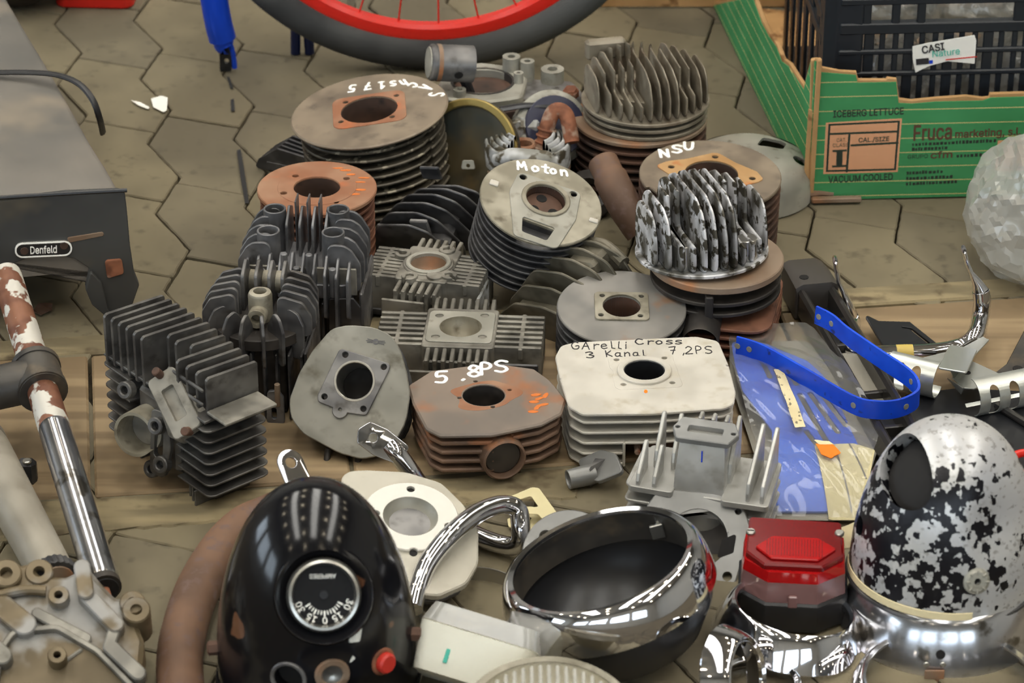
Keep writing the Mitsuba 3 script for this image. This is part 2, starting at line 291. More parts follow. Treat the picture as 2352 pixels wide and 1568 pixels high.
# ------------------------------------------------------------------ the hall: roof, walls, lamps, daylight
def quad(c, u, v): c, u, v = arr(c), arr(u), arr(v); return tm([c - u - v, c + u - v, c + u + v, c - u + v], [(0, 1, 2), (0, 2, 3)])
def light(rgb, k): return {'type': 'area', 'radiance': {'type': 'rgb', 'value': [c * k for c in rgb]}}
struct('ceiling', 'dark roof of the market hall', quad((0, 0, 6.2), (0, 9, 0), (9, 0, 0)), 'hall_roof')
for nm, c, u in (('wall_back', (0, 9, 3.1), (9, 0, 0)), ('wall_front', (0, -9, 3.1), (-9, 0, 0)), ('wall_left', (-9, 0, 3.1), (0, 9, 0)), ('wall_right', (9, 0, 3.1), (0, -9, 0))):
    struct(nm, 'plain grey wall of the market hall', quad(c, u, (0, 0, 3.1)), 'hall_wall')
def glow(name, lab, mesh, rgb, k, kind=None, **kw):
    t = Thing(name, lab, None if kind else 'light', kind=kind, **kw); t.put(None, mesh, 'white_paint', False)
    scene[t.key]['emitter'] = light(rgb, k)
for i, x in enumerate((-3.4, 0.2, 3.8)):
    glow('window_%d' % (i + 1), 'long daylight strip in the hall roof', quad((x, 0.3, 6.15), (0, 6.0, 0), (.55, 0, 0)), SKYLIGHT, SKY_P, 'structure')
for i, x in enumerate((-6.2, -2.6, 1.0, 4.6)):
    glow('window_%d' % (i + 4), 'bright window in the hall wall behind the photographer', quad((x, -8.95, 2.4), (-1.45, 0, 0), (0, 0, .95)), WINDOW, WIN_P, 'structure')
for i, y in enumerate((-5.0, -1.2, 2.6)):
    glow('window_%d' % (i + 8), 'bright window in the left hall wall', quad((-8.95, y, 2.5), (0, 1.4, 0), (0, 0, 1.1)), WINDOW, WIN_P * 1.2, 'structure')
for x in (-5.2, -1.6, 2.0, 5.6):
    for y in (-6.5, -4.2, -1.9, 0.4, 2.7, 5.0):
        glow('hall_lamp', 'warm lamp hanging under the hall roof', mv(cyl(.16, 0, .12, n=12), (x, y, 5.3)), LAMP, LAMP_P, group='lamps under the hall roof')

# ------------------------------------------------------------------ floor of zigzag pavers, planks
fl = struct('floor', 'floor of weathered zigzag concrete pavers', box(18, 18, .05, (0, 0, -.045), .001), 'joint')
rng = np.random.default_rng(5)
def paver_poly():
    a, h = .0155, .0975; z = lambda s: a * (1 - abs(((-s) % .177) - .0885) / .0885 * 2) * -1
    zz = lambda s: a - 2 * a * (((-s) % .177) / .087 if ((-s) % .177) < .087 else (.177 - ((-s) % .177)) / .090)
    pts = [(zz(-.015), -.015), (h + zz(-.06), -.06), (h + zz(-.087), -.087), (h + a, -.177), (h + zz(-.06), -.237), (zz(-.015), -.192), (a, -.177), (zz(-.087), -.087)]
    return sg.Polygon(pts)
PV = rnd(paver_poly().buffer(-.0011, join_style='mitre'), .0022, 3)
pm = []
for q in range(6):
    c = arr(PV.segmentize(.008).exterior.coords)[:-1]; c = c + (np.stack([meshkit.fbm(np.c_[c * 120, np.full(len(c), q * 7.3 + w)], 3, 5 + w) for w in (0, 3)], 1) - .5) * .0030
    pm.append(plate(sg.Polygon(c).buffer(0), -.02, 0, .0014))
ca, sa_ = .9885, .151
BOARDS = sg.Polygon([c[:2] for c in ((-0.5443,0.0009,0.0000), (0.5695,0.1441,0.0000), (0.5223,-0.1671,0.0000), (0.0623,-0.2925,0.0000), (-0.4890,-0.3664,0.0000))])
for k in range(-7, 8):
    for n_ in range(-9, 6):
        t, s = -.3257 + .0975 * (k + 3), .6038 + .177 * n_ - .0012 * (k + 3)
        x, y = t * ca - s * sa_, t * sa_ + s * ca
        cx, cy = x + .049 * ca + .11 * sa_, y + .049 * sa_ - .11 * ca
        if abs(cx) > .62 + max(cy, 0) * .12 or cy > 1.05 or cy < -.78 or (BOARDS.contains(sg.Point(cx, cy).buffer(.1))): continue
        m = mv(pm[rng.integers(6)], (x, y, -.0012 + rng.uniform(-.0012, .0012)), rz=8.7)
        key = numbered('floor__paver'); scene[key] = mikit.ply(m, 'mat_paver' if rng.random() < .6 else 'mat_paver_dark', 30)
def slab(corners, h, mat, name, label, r=.002, z0=-.016, jag=0):
    pg = sg.Polygon([c[:2] for c in corners])
    if jag:
        c = arr(sg.Polygon(pg).segmentize(.006).exterior.coords)[:-1]
        c = c + (np.stack([meshkit.fbm(np.c_[c * 90, c[:, :1] * 0 + q], 3, 3) for q in (1, 9)], 1) - .5) * jag
        pg = sg.Polygon(c).buffer(0)
    t = Thing(name, label, 'plank', group=None); t.put(None, plate(rnd(pg.buffer(-.0012, join_style='mitre'), r), z0, h, .0022), mat, 30); return t
W0 = .013
slab([(-0.5439,-0.0009,0.0010), (0.5691,0.1422,0.0010), (0.5629,0.1011,0.0010), (-0.5379,-0.0407,0.0010)], .0008, 'plank_old', 'narrow_plank', 'narrow weathered strip of wood along the back edge of the wide boards')
xs = [((-60, 829), (-60, 1156)), ((205, 815), (213, 1140)), ((775, 781), (811, 1101)), ((1786, 717), (1925, 1024)), ((2420, 677), (2420, 988))]
LB = ['wide pale board under the rusty fork tube at the left', 'wide pale board under the square finned cylinders', 'long pale board under the white and the rusty cylinder', 'wide pale board under the chrome bent tube at the right']
slab([(-0.5369,-0.0415,0.0010), (-0.4248,-0.0293,0.0010), (-0.3902,-0.2941,0.0010), (-0.4972,-0.3061,0.0010)], .0014, 'plank', 'wide_board', LB[0])
slab([(-0.4231,-0.0293,0.0010), (-0.1774,0.0009,0.0010), (-0.1497,-0.2644,0.0010), (-0.3886,-0.2941,0.0010)], .0014, 'plank', 'wide_board', LB[1])
slab([(-0.1757,0.0009,0.0010), (0.2720,0.0591,0.0010), (0.3102,-0.2042,0.0010), (-0.1481,-0.2644,0.0010)], .0014, 'plank', 'wide_board', LB[2])
slab([(0.2738,0.0591,0.0010), (0.5613,0.0964,0.0010), (0.5202,-0.1753,0.0010), (0.3119,-0.2042,0.0010)], .0014, 'plank', 'wide_board', LB[3])
slab([(-0.4978,-0.3076,0.0010), (-0.1936,-0.2744,0.0010), (0.0632,-0.2420,0.0010), (0.0622,-0.2956,0.0010), (-0.1908,-0.3225,0.0010), (-0.4260,-0.3636,0.0010), (-0.4887,-0.3679,0.0010)], .0006, 'plank_old', 'front_plank', 'rough crumbling strip of old wood along the front edge of the boards', .001, jag=.008)

# ------------------------------------------------------------------ seat
S0, S1 = arr((-0.3881,0.0462,0.1500)), arr((-0.5652,0.5201,0.1500)); SD = S1 - S0; SL = np.linalg.norm(SD); SD = SD / SL
SF = arr((-0.5089,0.0231,0.1500)) - S0; SF = SF / np.linalg.norm(SF)
st = Thing('motorcycle_seat', 'long black motorcycle seat with dusty cover and oval badge', 'seat')
prof = rnd([(-.004, .006), (.012, .05), (.004, .148), (.03, .152), (.12, .158), (.30, .156), (.36, .14), (.36, .02), (.30, .06), (.04, .06)], .008)
def seat_sec(u, lift=0): c = arr(prof.segmentize(.02).exterior.coords)[:-1]; return np.array([S0 * [1, 1, 0] + SD * u + SF * x + [0, 0, z + (lift if z > .13 else 0)] for x, z in c])
st.put('cover', loft([seat_sec(u, l) for u, l in ((.0, -.006), (.012, 0), (.06, .001), (.12, -.002), (.2, 0), (.3, .002), (.45, 0), (.62, 0))]), 'vinyl', 40)
face = sg.Polygon([(0.1396,0.1494),(0.1139,0.1494),(0.0491,0.1521),(-0.0026,0.1497),(-0.0094,0.1471),(-0.0102,0.1314),(-0.0110,0.0870),(-0.0132,0.0568),(-0.0176,0.0413),(-0.0086,0.0169),(0.0044,-0.0001),(0.0192,0.0121),(0.0315,0.0261),(0.0369,0.0442),(0.0316,0.0652),(0.0456,0.0776),(0.0669,0.0846),(0.0932,0.0822),(0.1199,0.0739),(0.1469,0.0627)])
F0, F1 = (-0.3971,0.0443,0.0000), (-0.5186,0.0216,0.0000)
def onface(m, out=0): return vplane(mv(m, (0, 0, -out)), F0, F1)
sk = st.put('skirt', onface(plate(rnd(face, .003), -.004, .004, .001)), 'skirt', 30, label='black vinyl skirt with a cut-out arch')
st.put('piping', tube(spline([S0 + SF * x + SD * -.003 + [0, 0, -.001 + .004 * math.sin(x * 9)] for x in (-.002, .05, .12, .2, .32)]), .0022, 8), 'black_plastic')
bd = arr([(0.0992,0.0947),(0.0513,0.0905)])
def rr(cx, cy, w, h, r): return rrect(w, h, r, (cx, cy))
bx_, by_ = arr([(0.0755,0.0924)])[0]
bw = sa.rotate(rr(bx_, by_, 0.05704, 0.01693, 0.00802), 2.5)
bk = st.put('badge', onface(plate(bw, -.0065, -.004, .0005)), 'black_plastic', label='oval badge with white lettering')
st.put('border', onface(plate(bw.difference(bw.buffer(-.0018)), -.0072, -.004, .0003)), 'white_paint', at=bk)
tx = text('Denfeld', .0080, .0006, True, True, w=.0265); tx.apply_transform(np.diag([-1, 1, -1, 1]))
st.put('lettering', onface(mv(tx, (bx_, by_, -.0066), rz=2.5)), 'white_paint', False, at=bk)
for q in ([(0.0946,0.0927)], [(0.0549,0.0948)]):
    st.put('rivet', onface(mv(cyl(.0042, -.0075, -.005, n=16, b=.0004), (q[0][0], q[0][1], 0))), 'rust_dark', at=bk)
st.put('rust_patch', onface(rough(plate(rnd([(0.0152,0.0736),(-0.0015,0.0740),(-0.0030,0.0568),(0.0144,0.0525)], .003), -.006, -.002), .0008, 200)), 'rust_flake', label='rusty square metal tab')
st.put('rust_patch', onface(plate(rnd([(0.0526,0.1025),(0.0154,0.1058),(0.0135,0.1012),(0.0487,0.0967)], .002), -.0052, -.003)), 'rust_brown')
st.put('strap', tube(spline([(-0.5657,0.2965,0.1620), (-0.5189,0.2955,0.1630), (-0.4855,0.2888,0.1630), (-0.4606,0.2732,0.1600), (-0.4444,0.2554,0.1500), (-0.4380,0.2525,0.1300), (-0.4391,0.2777,0.1000)]), .0042, 8, flat=.6), 'black_plastic', label='black elastic strap')
st.put('inner_wall', loft([np.array([S0 * [1, 1, 0] + SD * u + SF * x + [0, 0, z] for x, z in ((.012, .022), (.012, .12), (.4, .12), (.4, .022))]) for u in (.13, .135)]), 'black_metal', False)
st.put('skirt_fold', onface(plate(rnd([(0.0307,0.0652),(0.0203,0.0501),(0.0161,0.0194),(0.0076,-0.0008),(0.0192,0.0121),(0.0315,0.0261),(0.0369,0.0442)], .002), -.010, -.004, .001)), 'skirt', 30)
st.put('seat_pan', loft([np.array([S0 * [1, 1, 0] + SD * u + SF * x + [0, 0, z] for x, z in ((.03, .064), (.03, .10), (.3, .10), (.3, .064))]) for u in (.015, .55)]), 'black_metal', False)

# ------------------------------------------------------------------ wheel and the things beyond it
wb = arr((-0.0958,0.6596,0.0000)); wh = Thing('bicycle_wheel', 'bicycle wheel with red rim, red spokes and grey tyre behind the engine parts', 'wheel', loc=wb + [0, .02, .300], axis=(.02, -1, .05))
wh.put('tyre', lathe([(.278 + .022 * math.cos(a), .021 * math.sin(a)) for a in np.radians(np.arange(0, 361, 20))], 128), 'tyre')
wh.put('rim', lathe([(.262, .011), (.258, .0125), (.247, .0115), (.243, .006), (.243, -.006), (.247, -.0115), (.258, -.0125), (.262, -.011), (.254, 0), (.262, .011)], 128), 'red_paint')
wh.put('hub', lathe([(0, -.03), (.022, -.03), (.022, -.022), (.012, -.015), (.012, .015), (.022, .022), (.022, .03), (0, .03)], 24), 'steel')
for i in range(32):
    a = math.radians(i * 11.25 + 2); b = a + math.radians(22 if i % 4 < 2 else -22); s = 1 if i % 2 else -1
    wh.put('spoke', tube([(.243 * math.cos(a), .243 * math.sin(a), 0), (.02 * math.cos(b), .02 * math.sin(b), s * .025)], .0011, 6), 'red_paint', True)
    
bf = Thing('bicycle_fork', 'shiny blue bicycle fork leg standing on the pavers behind the seat', 'bicycle fork', loc=(-0.3401,0.6559,0.0000))
bf.put('tube', tube(spline([(-.002, 0, .034), (-.004, 0, .042), (-.012, .0, .10), (-.03, .02, .3)]), [.012] * 12 + [.0165] * 25, 20), 'blue_metal')
bf.put('dropout', mv(plate(rnd([(-.009, .0), (.005, 0), (.007, .02), (.004, .042), (-.008, .042)], .002).difference(disc(.003, (0, .014), 12)), -.002, .002), (0, 0, 0), rx=90), 'black_metal')
bf.put('lug', tube(spline([(.009, 0, .004), (.008, 0, .02), (.005, 0, .036)]), .0032, 8), 'blue_metal')
kf = Thing('kickstand', 'dark blue kickstand feet on the pavers beside the bicycle tyre', 'kickstand', loc=(-0.2537,0.7076,0.0000))
for x in (-.008, .009): kf.put('leg', tube([(x, 0, .0), (x * .9, .002, .03), (x * .6, .01, .10)], .0062, 10), pr('navy', lin(14, 26, 66), .35, .2) or 'navy')
kf.put('plate', box(.034, .012, .012, (0, .008, .06)), 'navy')
one('stand_rod', 'short chrome rod seen between the red spokes at the left', 'rod', mv(tube([(0, 0, 0), (.0, .0, .03), (-.006, .0, .12)], .006, 10), (-0.1995,0.8366,0.0000)), 'chrome')
bg = rough(mv(trimesh.creation.icosphere(4, 1), (0, 0, .08), s=None), .0, 1); bg.vertices = bg.vertices * [.10, .07, .09]; bg.vertices[:, 2] += .085; bg.vertices[:, 2] = np.maximum(bg.vertices[:, 2], .0)
one('cloth_bag', 'crumpled black cloth bag on the pavers beyond the seat', 'bag', mv(rough(bg, .012, 22), arr((-0.6113,0.8043,0.0000)) + [-.01, .055, 0]), 'soot')
tr = Thing('tray', 'shallow red plastic tray with grey inside at the top edge', 'tray', loc=arr((-0.5178,0.8421,0.0000)) + [0, .075, 0], spin=-3)
tr.put('rim', cat(plate(rrect(.098, .15, .014).difference(rrect(.086, .138, .010)), 0, .03, .002)), 'red_paint')
tr.put('base', plate(rrect(.088, .14, .010), .001, .016), 'alu_grey')
sp = Thing('paper_scrap', 'torn white scrap of paper, the larger one right of the seat', 'paper scrap')
sp.put(None, mv(rough(plate(rnd([(-0.0108,0.0167),(0.0017,0.0240),(0.0088,0.0191),(0.0115,-0.0142),(0.0082,-0.0213),(-0.0054,-0.0071)], .002), .0005, .0012, .0002), .0006, 80), arr((-0.4125,0.5571,0.0000)) + [0, 0, .0012]), 'white_paper')
one('paper_scrap', 'thin white sliver of paper left of the larger scrap', 'paper scrap', mv(plate([(-0.0107,0.0096),(0.0005,0.0048),(0.0132,-0.0095),(0.0116,-0.0143),(-0.0005,-0.0048)], .0005, .0012, .0002), arr((-0.4351,0.5595,0.0000)) + [0, 0, .0012]), 'white_paper')
for q, lab in (([(-0.0067,0.0392),(-0.0036,0.0392),(0.0035,0.0073),(0.0005,0.0073)], 'top dash of the black line on the pavers below the blue fork leg'), ([(0.0029,-0.0241),(0.0063,-0.0217),(0.0099,-0.0551),(0.0059,-0.0551)], 'middle dash of the black line on the pavers left of the round cylinder'),
               ([(0.0204,-0.1587),(0.0247,-0.1565),(0.0316,-0.2031),(0.0397,-0.2595),(0.0440,-0.2913),(0.0397,-0.2913),(0.0314,-0.2380)], 'long lower dash of the black line left of the rusty round cylinder')):
    one('line_dash', lab, 'painted line', mv(plate(q, .0006, .0011, .0001), arr((-0.3323,0.5956,0.0000)) + [0, 0, .001]), 'rubber')

# ------------------------------------------------------------------ lettuce carton
B0, B1, B2 = (0.3255,0.3159,0.0000), (0.5976,0.3297,0.0000), (0.2524,0.8530,0.0000)
bxt = Thing('lettuce_carton', 'torn green cardboard lettuce carton at the upper right', 'carton')
def onbox(m, back=0): return vplane(m, B0, B1, back)
fr = sg.Polygon([(-0.0000,0.0000),(0.2724,0.0000),(0.2617,0.1238),(0.1928,0.1234),(0.1917,0.1192),(0.1851,0.1184),(0.1668,0.1214),(0.1337,0.1196),(0.1077,0.1171),(0.0938,0.1195),(0.0910,0.1351),(0.0895,0.1433),(0.0800,0.1446),(0.0778,0.1426),(0.0480,0.1433),(0.0456,0.1526),(0.0276,0.1540),(0.0085,0.1586),(0.0024,0.1689),(-0.0041,0.1670)])
bxt.put('front_core', onbox(rough(plate(fr.segmentize(.004), -.006, -.0006, .0006), .0004, 300)), 'kraft', 30, label='brown corrugated core with a torn top edge')
gp = sg.Polygon([(-0.0000,0.0000),(0.2724,0.0000),(0.2621,0.1197),(0.1931,0.1192),(0.1853,0.1158),(0.1339,0.1159),(0.1079,0.1140),(0.0931,0.1153),(0.0892,0.1403),(0.0472,0.1402),(0.0448,0.1495),(0.0078,0.1535),(0.0058,0.1566)])
fp = bxt.put('front_panel', onbox(plate(gp, -.0007, .0004, .0001)), 'print_green', 30, label='green printed front with cream lines')
side = sg.Polygon([(0.0000,0.0000),(0.5420,0.0000),(0.3216,0.1053),(0.2672,0.0956),(0.2282,0.0963),(0.1860,0.1014),(0.1567,0.0967),(0.1215,0.1061),(0.0813,0.1094),(0.0420,0.1132),(0.0362,0.1269),(0.0171,0.1593),(-0.0063,0.1698)])
def onside(m, back=0): return vplane(m, B0, B2, back)
bxt.put('side_panel', onside(plate(side, -.0009, .0, .0001)), 'print_green', 30, label='green left side of the carton')
bxt.put('side_core', onside(rough(plate(side.buffer(.0035).intersection(sg.box(-1, 0, 2, 1)).segmentize(.005), .0002, .005, .0005), .0005, 200)), 'kraft', 30)
bxt.put('corner_edge', onbox(rough(tube([(-.002, .002, -.002), (-.001, .06, -.001), (.0, .11, 0)], .0042, 8), .0016, 300)), 'kraft', 30, label='torn corrugated corner edge')
bxt.put('base', plate([B0[:2], B1[:2], (B1[0], B1[1] + .42), (B2[0], B2[1])], .001, .004, .0005), 'kraft', label='brown inside of the carton')
bxt.put('flap', onside(plate([(0.3697,0.0801),(0.2712,0.0936),(0.1652,0.0926),(0.0805,0.1043),(-0.0527,0.1090),(-0.0279,0.2195),(0.0775,0.2147)], -.012, -.009)), 'kraft', label='brown inner cardboard flap') if False else None
bk0, bk1 = arr(B0) + [.07, .40, 0], arr(B1) + [0, .42, 0]
bxt.put('back_panel', vplane(plate(sg.box(-.2, 0, .7, .24), 0, .005), arr(B2) + [.0, .0, 0], arr(B2) + [1, 0, 0]), 'kraft')
u = lambda s: s
lp = sg.Polygon([(0.0151,0.0938),(0.0981,0.0970),(0.0973,0.0322),(0.0153,0.0316)])
l1 = bxt.put('print_panel', onbox(plate(lp, .0003, .0006, 0)), 'peach', label='peach printed box with class and size fields') if pr('peach', lin(206, 150, 112), .8) is None else 0
br = sg.Polygon([(0.0180,0.0922),(0.0959,0.0945),(0.0952,0.0344),(0.0180,0.0342)]); q = [(0.0195,0.0801),(0.0948,0.0814),(0.0415,0.0785),(0.0410,0.0342),(0.0446,0.0658),(0.0951,0.0677)]
lines = so.unary_union([br.difference(br.buffer(-.0022)), sg.LineString(q[0:2]).buffer(.0012), sg.LineString(q[2:4]).buffer(.0012), sg.LineString(q[4:6]).buffer(.0012)])
bxt.put('print_lines', onbox(plate(lines, .0005, .0008, 0)), 'print_dark', False, at=l1)
def put_text(s, px, hpx, mat, wpx=None, bold=False, z=.0005, tilt=-.03, at=None):
    m = text(s, hpx * 0.00048 / .91, .0003, bold, w=wpx * 0.00048 if wpx else None)
    bxt.put('print', onbox(mv(m, (px[0][0], px[0][1], z), rz=1.6)), mat, False, at=at)
put_text('ICEBERG LETTUCE', [(0.0223,0.0999)], 15, 'print_dark', 160, True)
put_text('VACUUM COOLED', [(0.0211,0.0208)], 15, 'print_dark', 148, True)
put_text('CAL./SIZE', [(0.0516,0.0693)], 10, 'print_dark', 70, True, z=.0006, at=l1)
put_text('CAT.', [(0.0277,0.0704)], 8, 'print_dark', 22, z=.0006, at=l1)
put_text('CLASS', [(0.0237,0.0642)], 8, 'print_dark', 36, z=.0006, at=l1)
I_ = arr([(0.0321,0.0503)])[0]; uu = 0.00048
iz = so.unary_union([sg.box(-7 * uu, -22 * uu, 7 * uu, 22 * uu), sg.box(-16 * uu, 17 * uu, 16 * uu, 22 * uu), sg.box(-16 * uu, -22 * uu, 16 * uu, -17 * uu)])
bxt.put('print', onbox(mv(plate(iz, .0005, .0009, 0), (I_[0], I_[1], 0), rz=1.6)), 'print_dark', False, at=l1)
put_text('Fruca', [(0.1107,0.0700)], 34, 'print_brown', 88, True)
put_text('marketing, s.l.', [(0.1570,0.0720)], 17, 'print_brown', 150, True)
put_text('GRUPO', [(0.1069,0.0479)], 9, 'print_dark', 46)
put_text('cfm', [(0.1318,0.0478)], 15, 'print_brown', 50, True)
rl = np.random.default_rng(3)
for x, y, n_ in ((2088, 334, 190), (2088, 345, 76), (2192, 360, 80), (2080, 399, 82), (2080, 412, 100), (2080, 424, 112)):   # lines of type too small to read
    o_ = arr([(0.0647,0.0827)])[0] * 0; xx = 0; bits = []
    while xx < n_: w_ = rl.uniform(3, 7); bits.append(sg.box(xx * uu, 0, (xx + w_) * uu, rl.uniform(6, 8.5) * uu)); xx += w_ + rl.uniform(1.5, 4)
    bxt.put('print_line', onbox(mv(plate(so.unary_union(bits), .0004, .0007, 0), ((x - 1856) * 0.00048, (458 - (y - 1856 * 0) - (x - 1856) * .023) * 0.00048 / .9, 0), rz=1.6)), 'print_dark', False)
r2 = sg.Polygon([(0.2052,0.0677),(0.2664,0.0693),(0.2698,0.0300),(0.2047,0.0306)]); l2 = bxt.put('print_panel', onbox(plate(r2, .0003, .0006, 0)), 'peach')
b2 = r2.buffer(-.003); q = [(0.2260,0.0651),(0.2263,0.0311),(0.2159,0.0468)]
bxt.put('print_lines', onbox(plate(so.unary_union([b2.difference(b2.buffer(-.002)), sg.LineString(q[:2]).buffer(.0012)] + [disc(.0006, (q[2][0] + .0075 * math.cos(k * math.pi / 6), q[2][1] + .0075 * math.sin(k * math.pi / 6)), 6) for k in range(12)]), .0005, .0008, 0)), 'print_dark', False, at=l2)

# ------------------------------------------------------------------ crate in the carton
CB = .045
cr = Thing('crate', 'black plastic slatted crate standing in the green carton', 'crate')
def oncr(m): return vplane(m, B0, B1, CB)
c_ = lambda *a: arr(a)
V = arr([(0.0206,0.1843),(0.0220,0.1565),(0.0233,0.1305),(0.0190,0.2160),(0.0348,0.1840),(0.0610,0.1834),(0.0924,0.1827),(0.1200,0.1821),(0.2269,0.1797)])
x0, x1 = V[0][0], .36; zA, zB, zC, zD = V[0][1], V[1][1], V[2][1], V[3][1]; zT = zD + .035
def rail(z, h, d, name='rail'): cr.put(name, oncr(box(x1 - x0 - .01, h, d, ((x0 + x1) / 2 + .006, z, -d / 2 + .004), .0015)), 'crate', 30)
rail(zA, .013, .012); rail(zB, .006, .006); rail(zC, .006, .006); rail(zD, .008, .01); rail(.008, .012, .006); rail(zT, .012, .014)
u0 = V[4][0] + .030; k = 0
while u0 < x1:
    w_ = .0062 if k % 3 else .011
    cr.put('slat', oncr(box(w_, zA - .008, .004, (u0, (zA + .008) / 2, 0), .001)), 'crate', 30); u0 += .0145; k += 1
for q in V[5:]: cr.put('post', oncr(box(.009 if q[0] < .2 else .012, zT - zA, .006, (q[0], (zA + zT) / 2, 0), .001)), 'crate', 30)
cr.put('corner_post', oncr(mv(plate(sg.LineString([(.034, .0), (.010, .003), (.0, .016), (0, .045)]).buffer(.0035), 0, zT, .001), (x0, 0, 0), rx=-90)), 'crate', 30)
for z in (zA, zB, zT): cr.put('side_rail', oncr(box(.008, .012, .34, (x0, z, -.20))), 'crate', 30)
for j in range(6): cr.put('side_slat', oncr(box(.004, zT, .02, (x0, zT / 2, -.07 - j * .05))), 'crate', 30)
cr.put('floor', oncr(box(x1 - x0, .004, .34, ((x0 + x1) / 2, .006, -.18))), 'crate', 30)
tg = Thing('produce_tag', 'creased white paper tag with printed lettering on the crate slats', 'tag')
tq = arr([(0.1114,0.1648),(0.1273,0.1685),(0.1782,0.1767),(0.1805,0.1704),(0.1807,0.1425),(0.1508,0.1463),(0.1310,0.1416),(0.1163,0.1336),(0.1129,0.1493)]); 
tg.put('paper', vplane(rough(plate(sg.Polygon(tq), 0, .0008, .0001), .0006, 60), B0, B1, CB - .007), 'white_paper')
def tagtext(s, px, h, mat, w, rz, bold=False):
    tg.put('print', vplane(mv(text(s, h, .0003, bold, w=w), (px[0][0], px[0][1], 0), rz=rz), B0, B1, CB - .0085), mat, False)
tagtext('CASI', [(0.1219,0.1563)], .0085, 'ink', .0245, 10, True)
tagtext('Nature', [(0.1332,0.1519)], .0075, 'print_teal', .030, 6)
for px, w_, h_, m_ in (([(0.1163,0.1471)], .014, .007, 'ink'), ([(0.1307,0.1463)], .004, .004, 'blue_paint'), ([(0.1486,0.1500)], .034, .0012, 'red_paint')):
    tg.put('print', vplane(mv(box(w_, h_, .0003, b=0), (px[0][0] + w_ / 2, px[0][1], 0), rz=5), B0, B1, CB - .0085), m_, False)
def lump(rx_, ry_, rz_, amp, fr, seed, sub=5, crease=.5):
    m = trimesh.creation.icosphere(sub, 1); v = m.vertices
    f = np.abs(meshkit.noise(v * fr + seed, seed) - .5) * 2; g = np.abs(meshkit.noise(v * fr * 2.3 + seed, seed + 3) - .5) * 2; k = np.abs(meshkit.noise(v * fr * 5 + seed, seed + 5) - .5) * 2
    m.vertices = v * (1 + amp * (.5 - .6 * np.sqrt(f) + crease * (.5 - np.sqrt(g)) + .22 * (.5 - np.sqrt(k))))[:, None] * [rx_, ry_, rz_]; return m
for i, (x, z, r_, lab) in enumerate(((.095, .19, .05, 'crumpled clear bag of parts in the crate, at its left end'), (.19, .17, .055, 'crumpled clear bag of parts in the middle of the crate'), (.29, .19, .055, 'crumpled clear bag of parts at the right end of the crate'), (.14, .07, .06, 'clear bag low in the crate behind the paper tag'), (.25, .075, .06, 'clear bag low in the crate, right of the paper tag'))):
    one('parts_bag', lab, 'plastic bag', oncr(mv(lump(r_, r_ * 1.1, r_, .35, 3, 5 + i, 4), (x, z, -.075 - .01 * (i % 2)))), 'film_thick', True)
pb = lump(.074, .088, .080, .22, 1.3, 3, 4); pb.vertices[:, 2] = np.maximum(pb.vertices[:, 2], -.055)
one('plastic_bag', 'large crumpled clear plastic bag on the floor at the right edge', 'plastic bag', mv(pb, arr((0.5268,0.1335,0.0000)) + [.03, .04, .0556]), 'film_thick', 12)
one('wood_stick', 'short thin stick lying between the grey dome cover and the carton', 'stick', mv(tube(spline([(-.045, -.01, .004), (-.01, 0, .006), (.012, .003, .008), (.03, .006, .006)]), [.003] * 12 + [.004] * 12 + [.0035] * 13, 8), arr((0.3128,0.3128,0.0000)) + [.01, 0, .0]), 'rust_brown')
one('cardboard_strip', 'narrow brown strip of cardboard at the foot of the carton', 'cardboard', vplane(box(.055, .006, .008, (.03, .004, .008)), B0, B1), 'rust_brown')

# ------------------------------------------------------------------ engine cylinders and heads
def finned(t, outline, h, n, th, core, bore, holes=(), matf='iron_fin', top='iron_brown', toph=None, cut=None, z0=.004, shrink=0, topgrow=0, name='fin', liner='rust_dark', bev=.0008, depth=None):
    """a barrel: plate-like fins on a core, a top plate, a bore with its liner"""
    O = P(outline); toph = toph or th * 1.3; bo = P(bore); H = so.unary_union([P(q) for q in holes]) if holes else None
    core = P(core); cp = core.difference(bo); cp = cp.difference(H) if H else cp
    t.put('core', plate(cp, 0, h - toph * .5, .0005), matf, 35)
    zs = np.linspace(z0, h - toph, n + 1)[:-1] if n else []
    for i, z in enumerate(zs):
        q = O.buffer(-shrink * (1 - i / max(n, 1))) if shrink else O
        q = q.difference(bo)
        if cut is not None: q = q.difference(cut)
        t.put(name, plate(q, z, z + th, bev), matf, 35)
    tp = (O.buffer(topgrow) if topgrow else O).difference(bo); tp = tp.difference(H) if H else tp
    t.put('top_plate', plate(tp, h - toph, h, bev * 1.2), top, 35)
    b = bo.exterior.coords; r = math.sqrt(bo.area / math.pi); c = bo.centroid
    t.put('bore', mv(lathe([(r + .0015, 0), (r + .0015, h - .0015), (r, h - .0015), (r, 0), (r + .0015, 0)], 48), (c.x, c.y, 0)), liner, 40)
def paint(t, poly, z, mat='white_paint', name='lettering', h=.0005, label=None):
    t.put(name, plate(poly, z - .0002, z + h, .0001), mat, 30, label=label)
def ringpts(r, n, a0=0): return [(r * math.cos(math.radians(a0 + 360 * i / n)), r * math.sin(math.radians(a0 + 360 * i / n))) for i in range(n)]

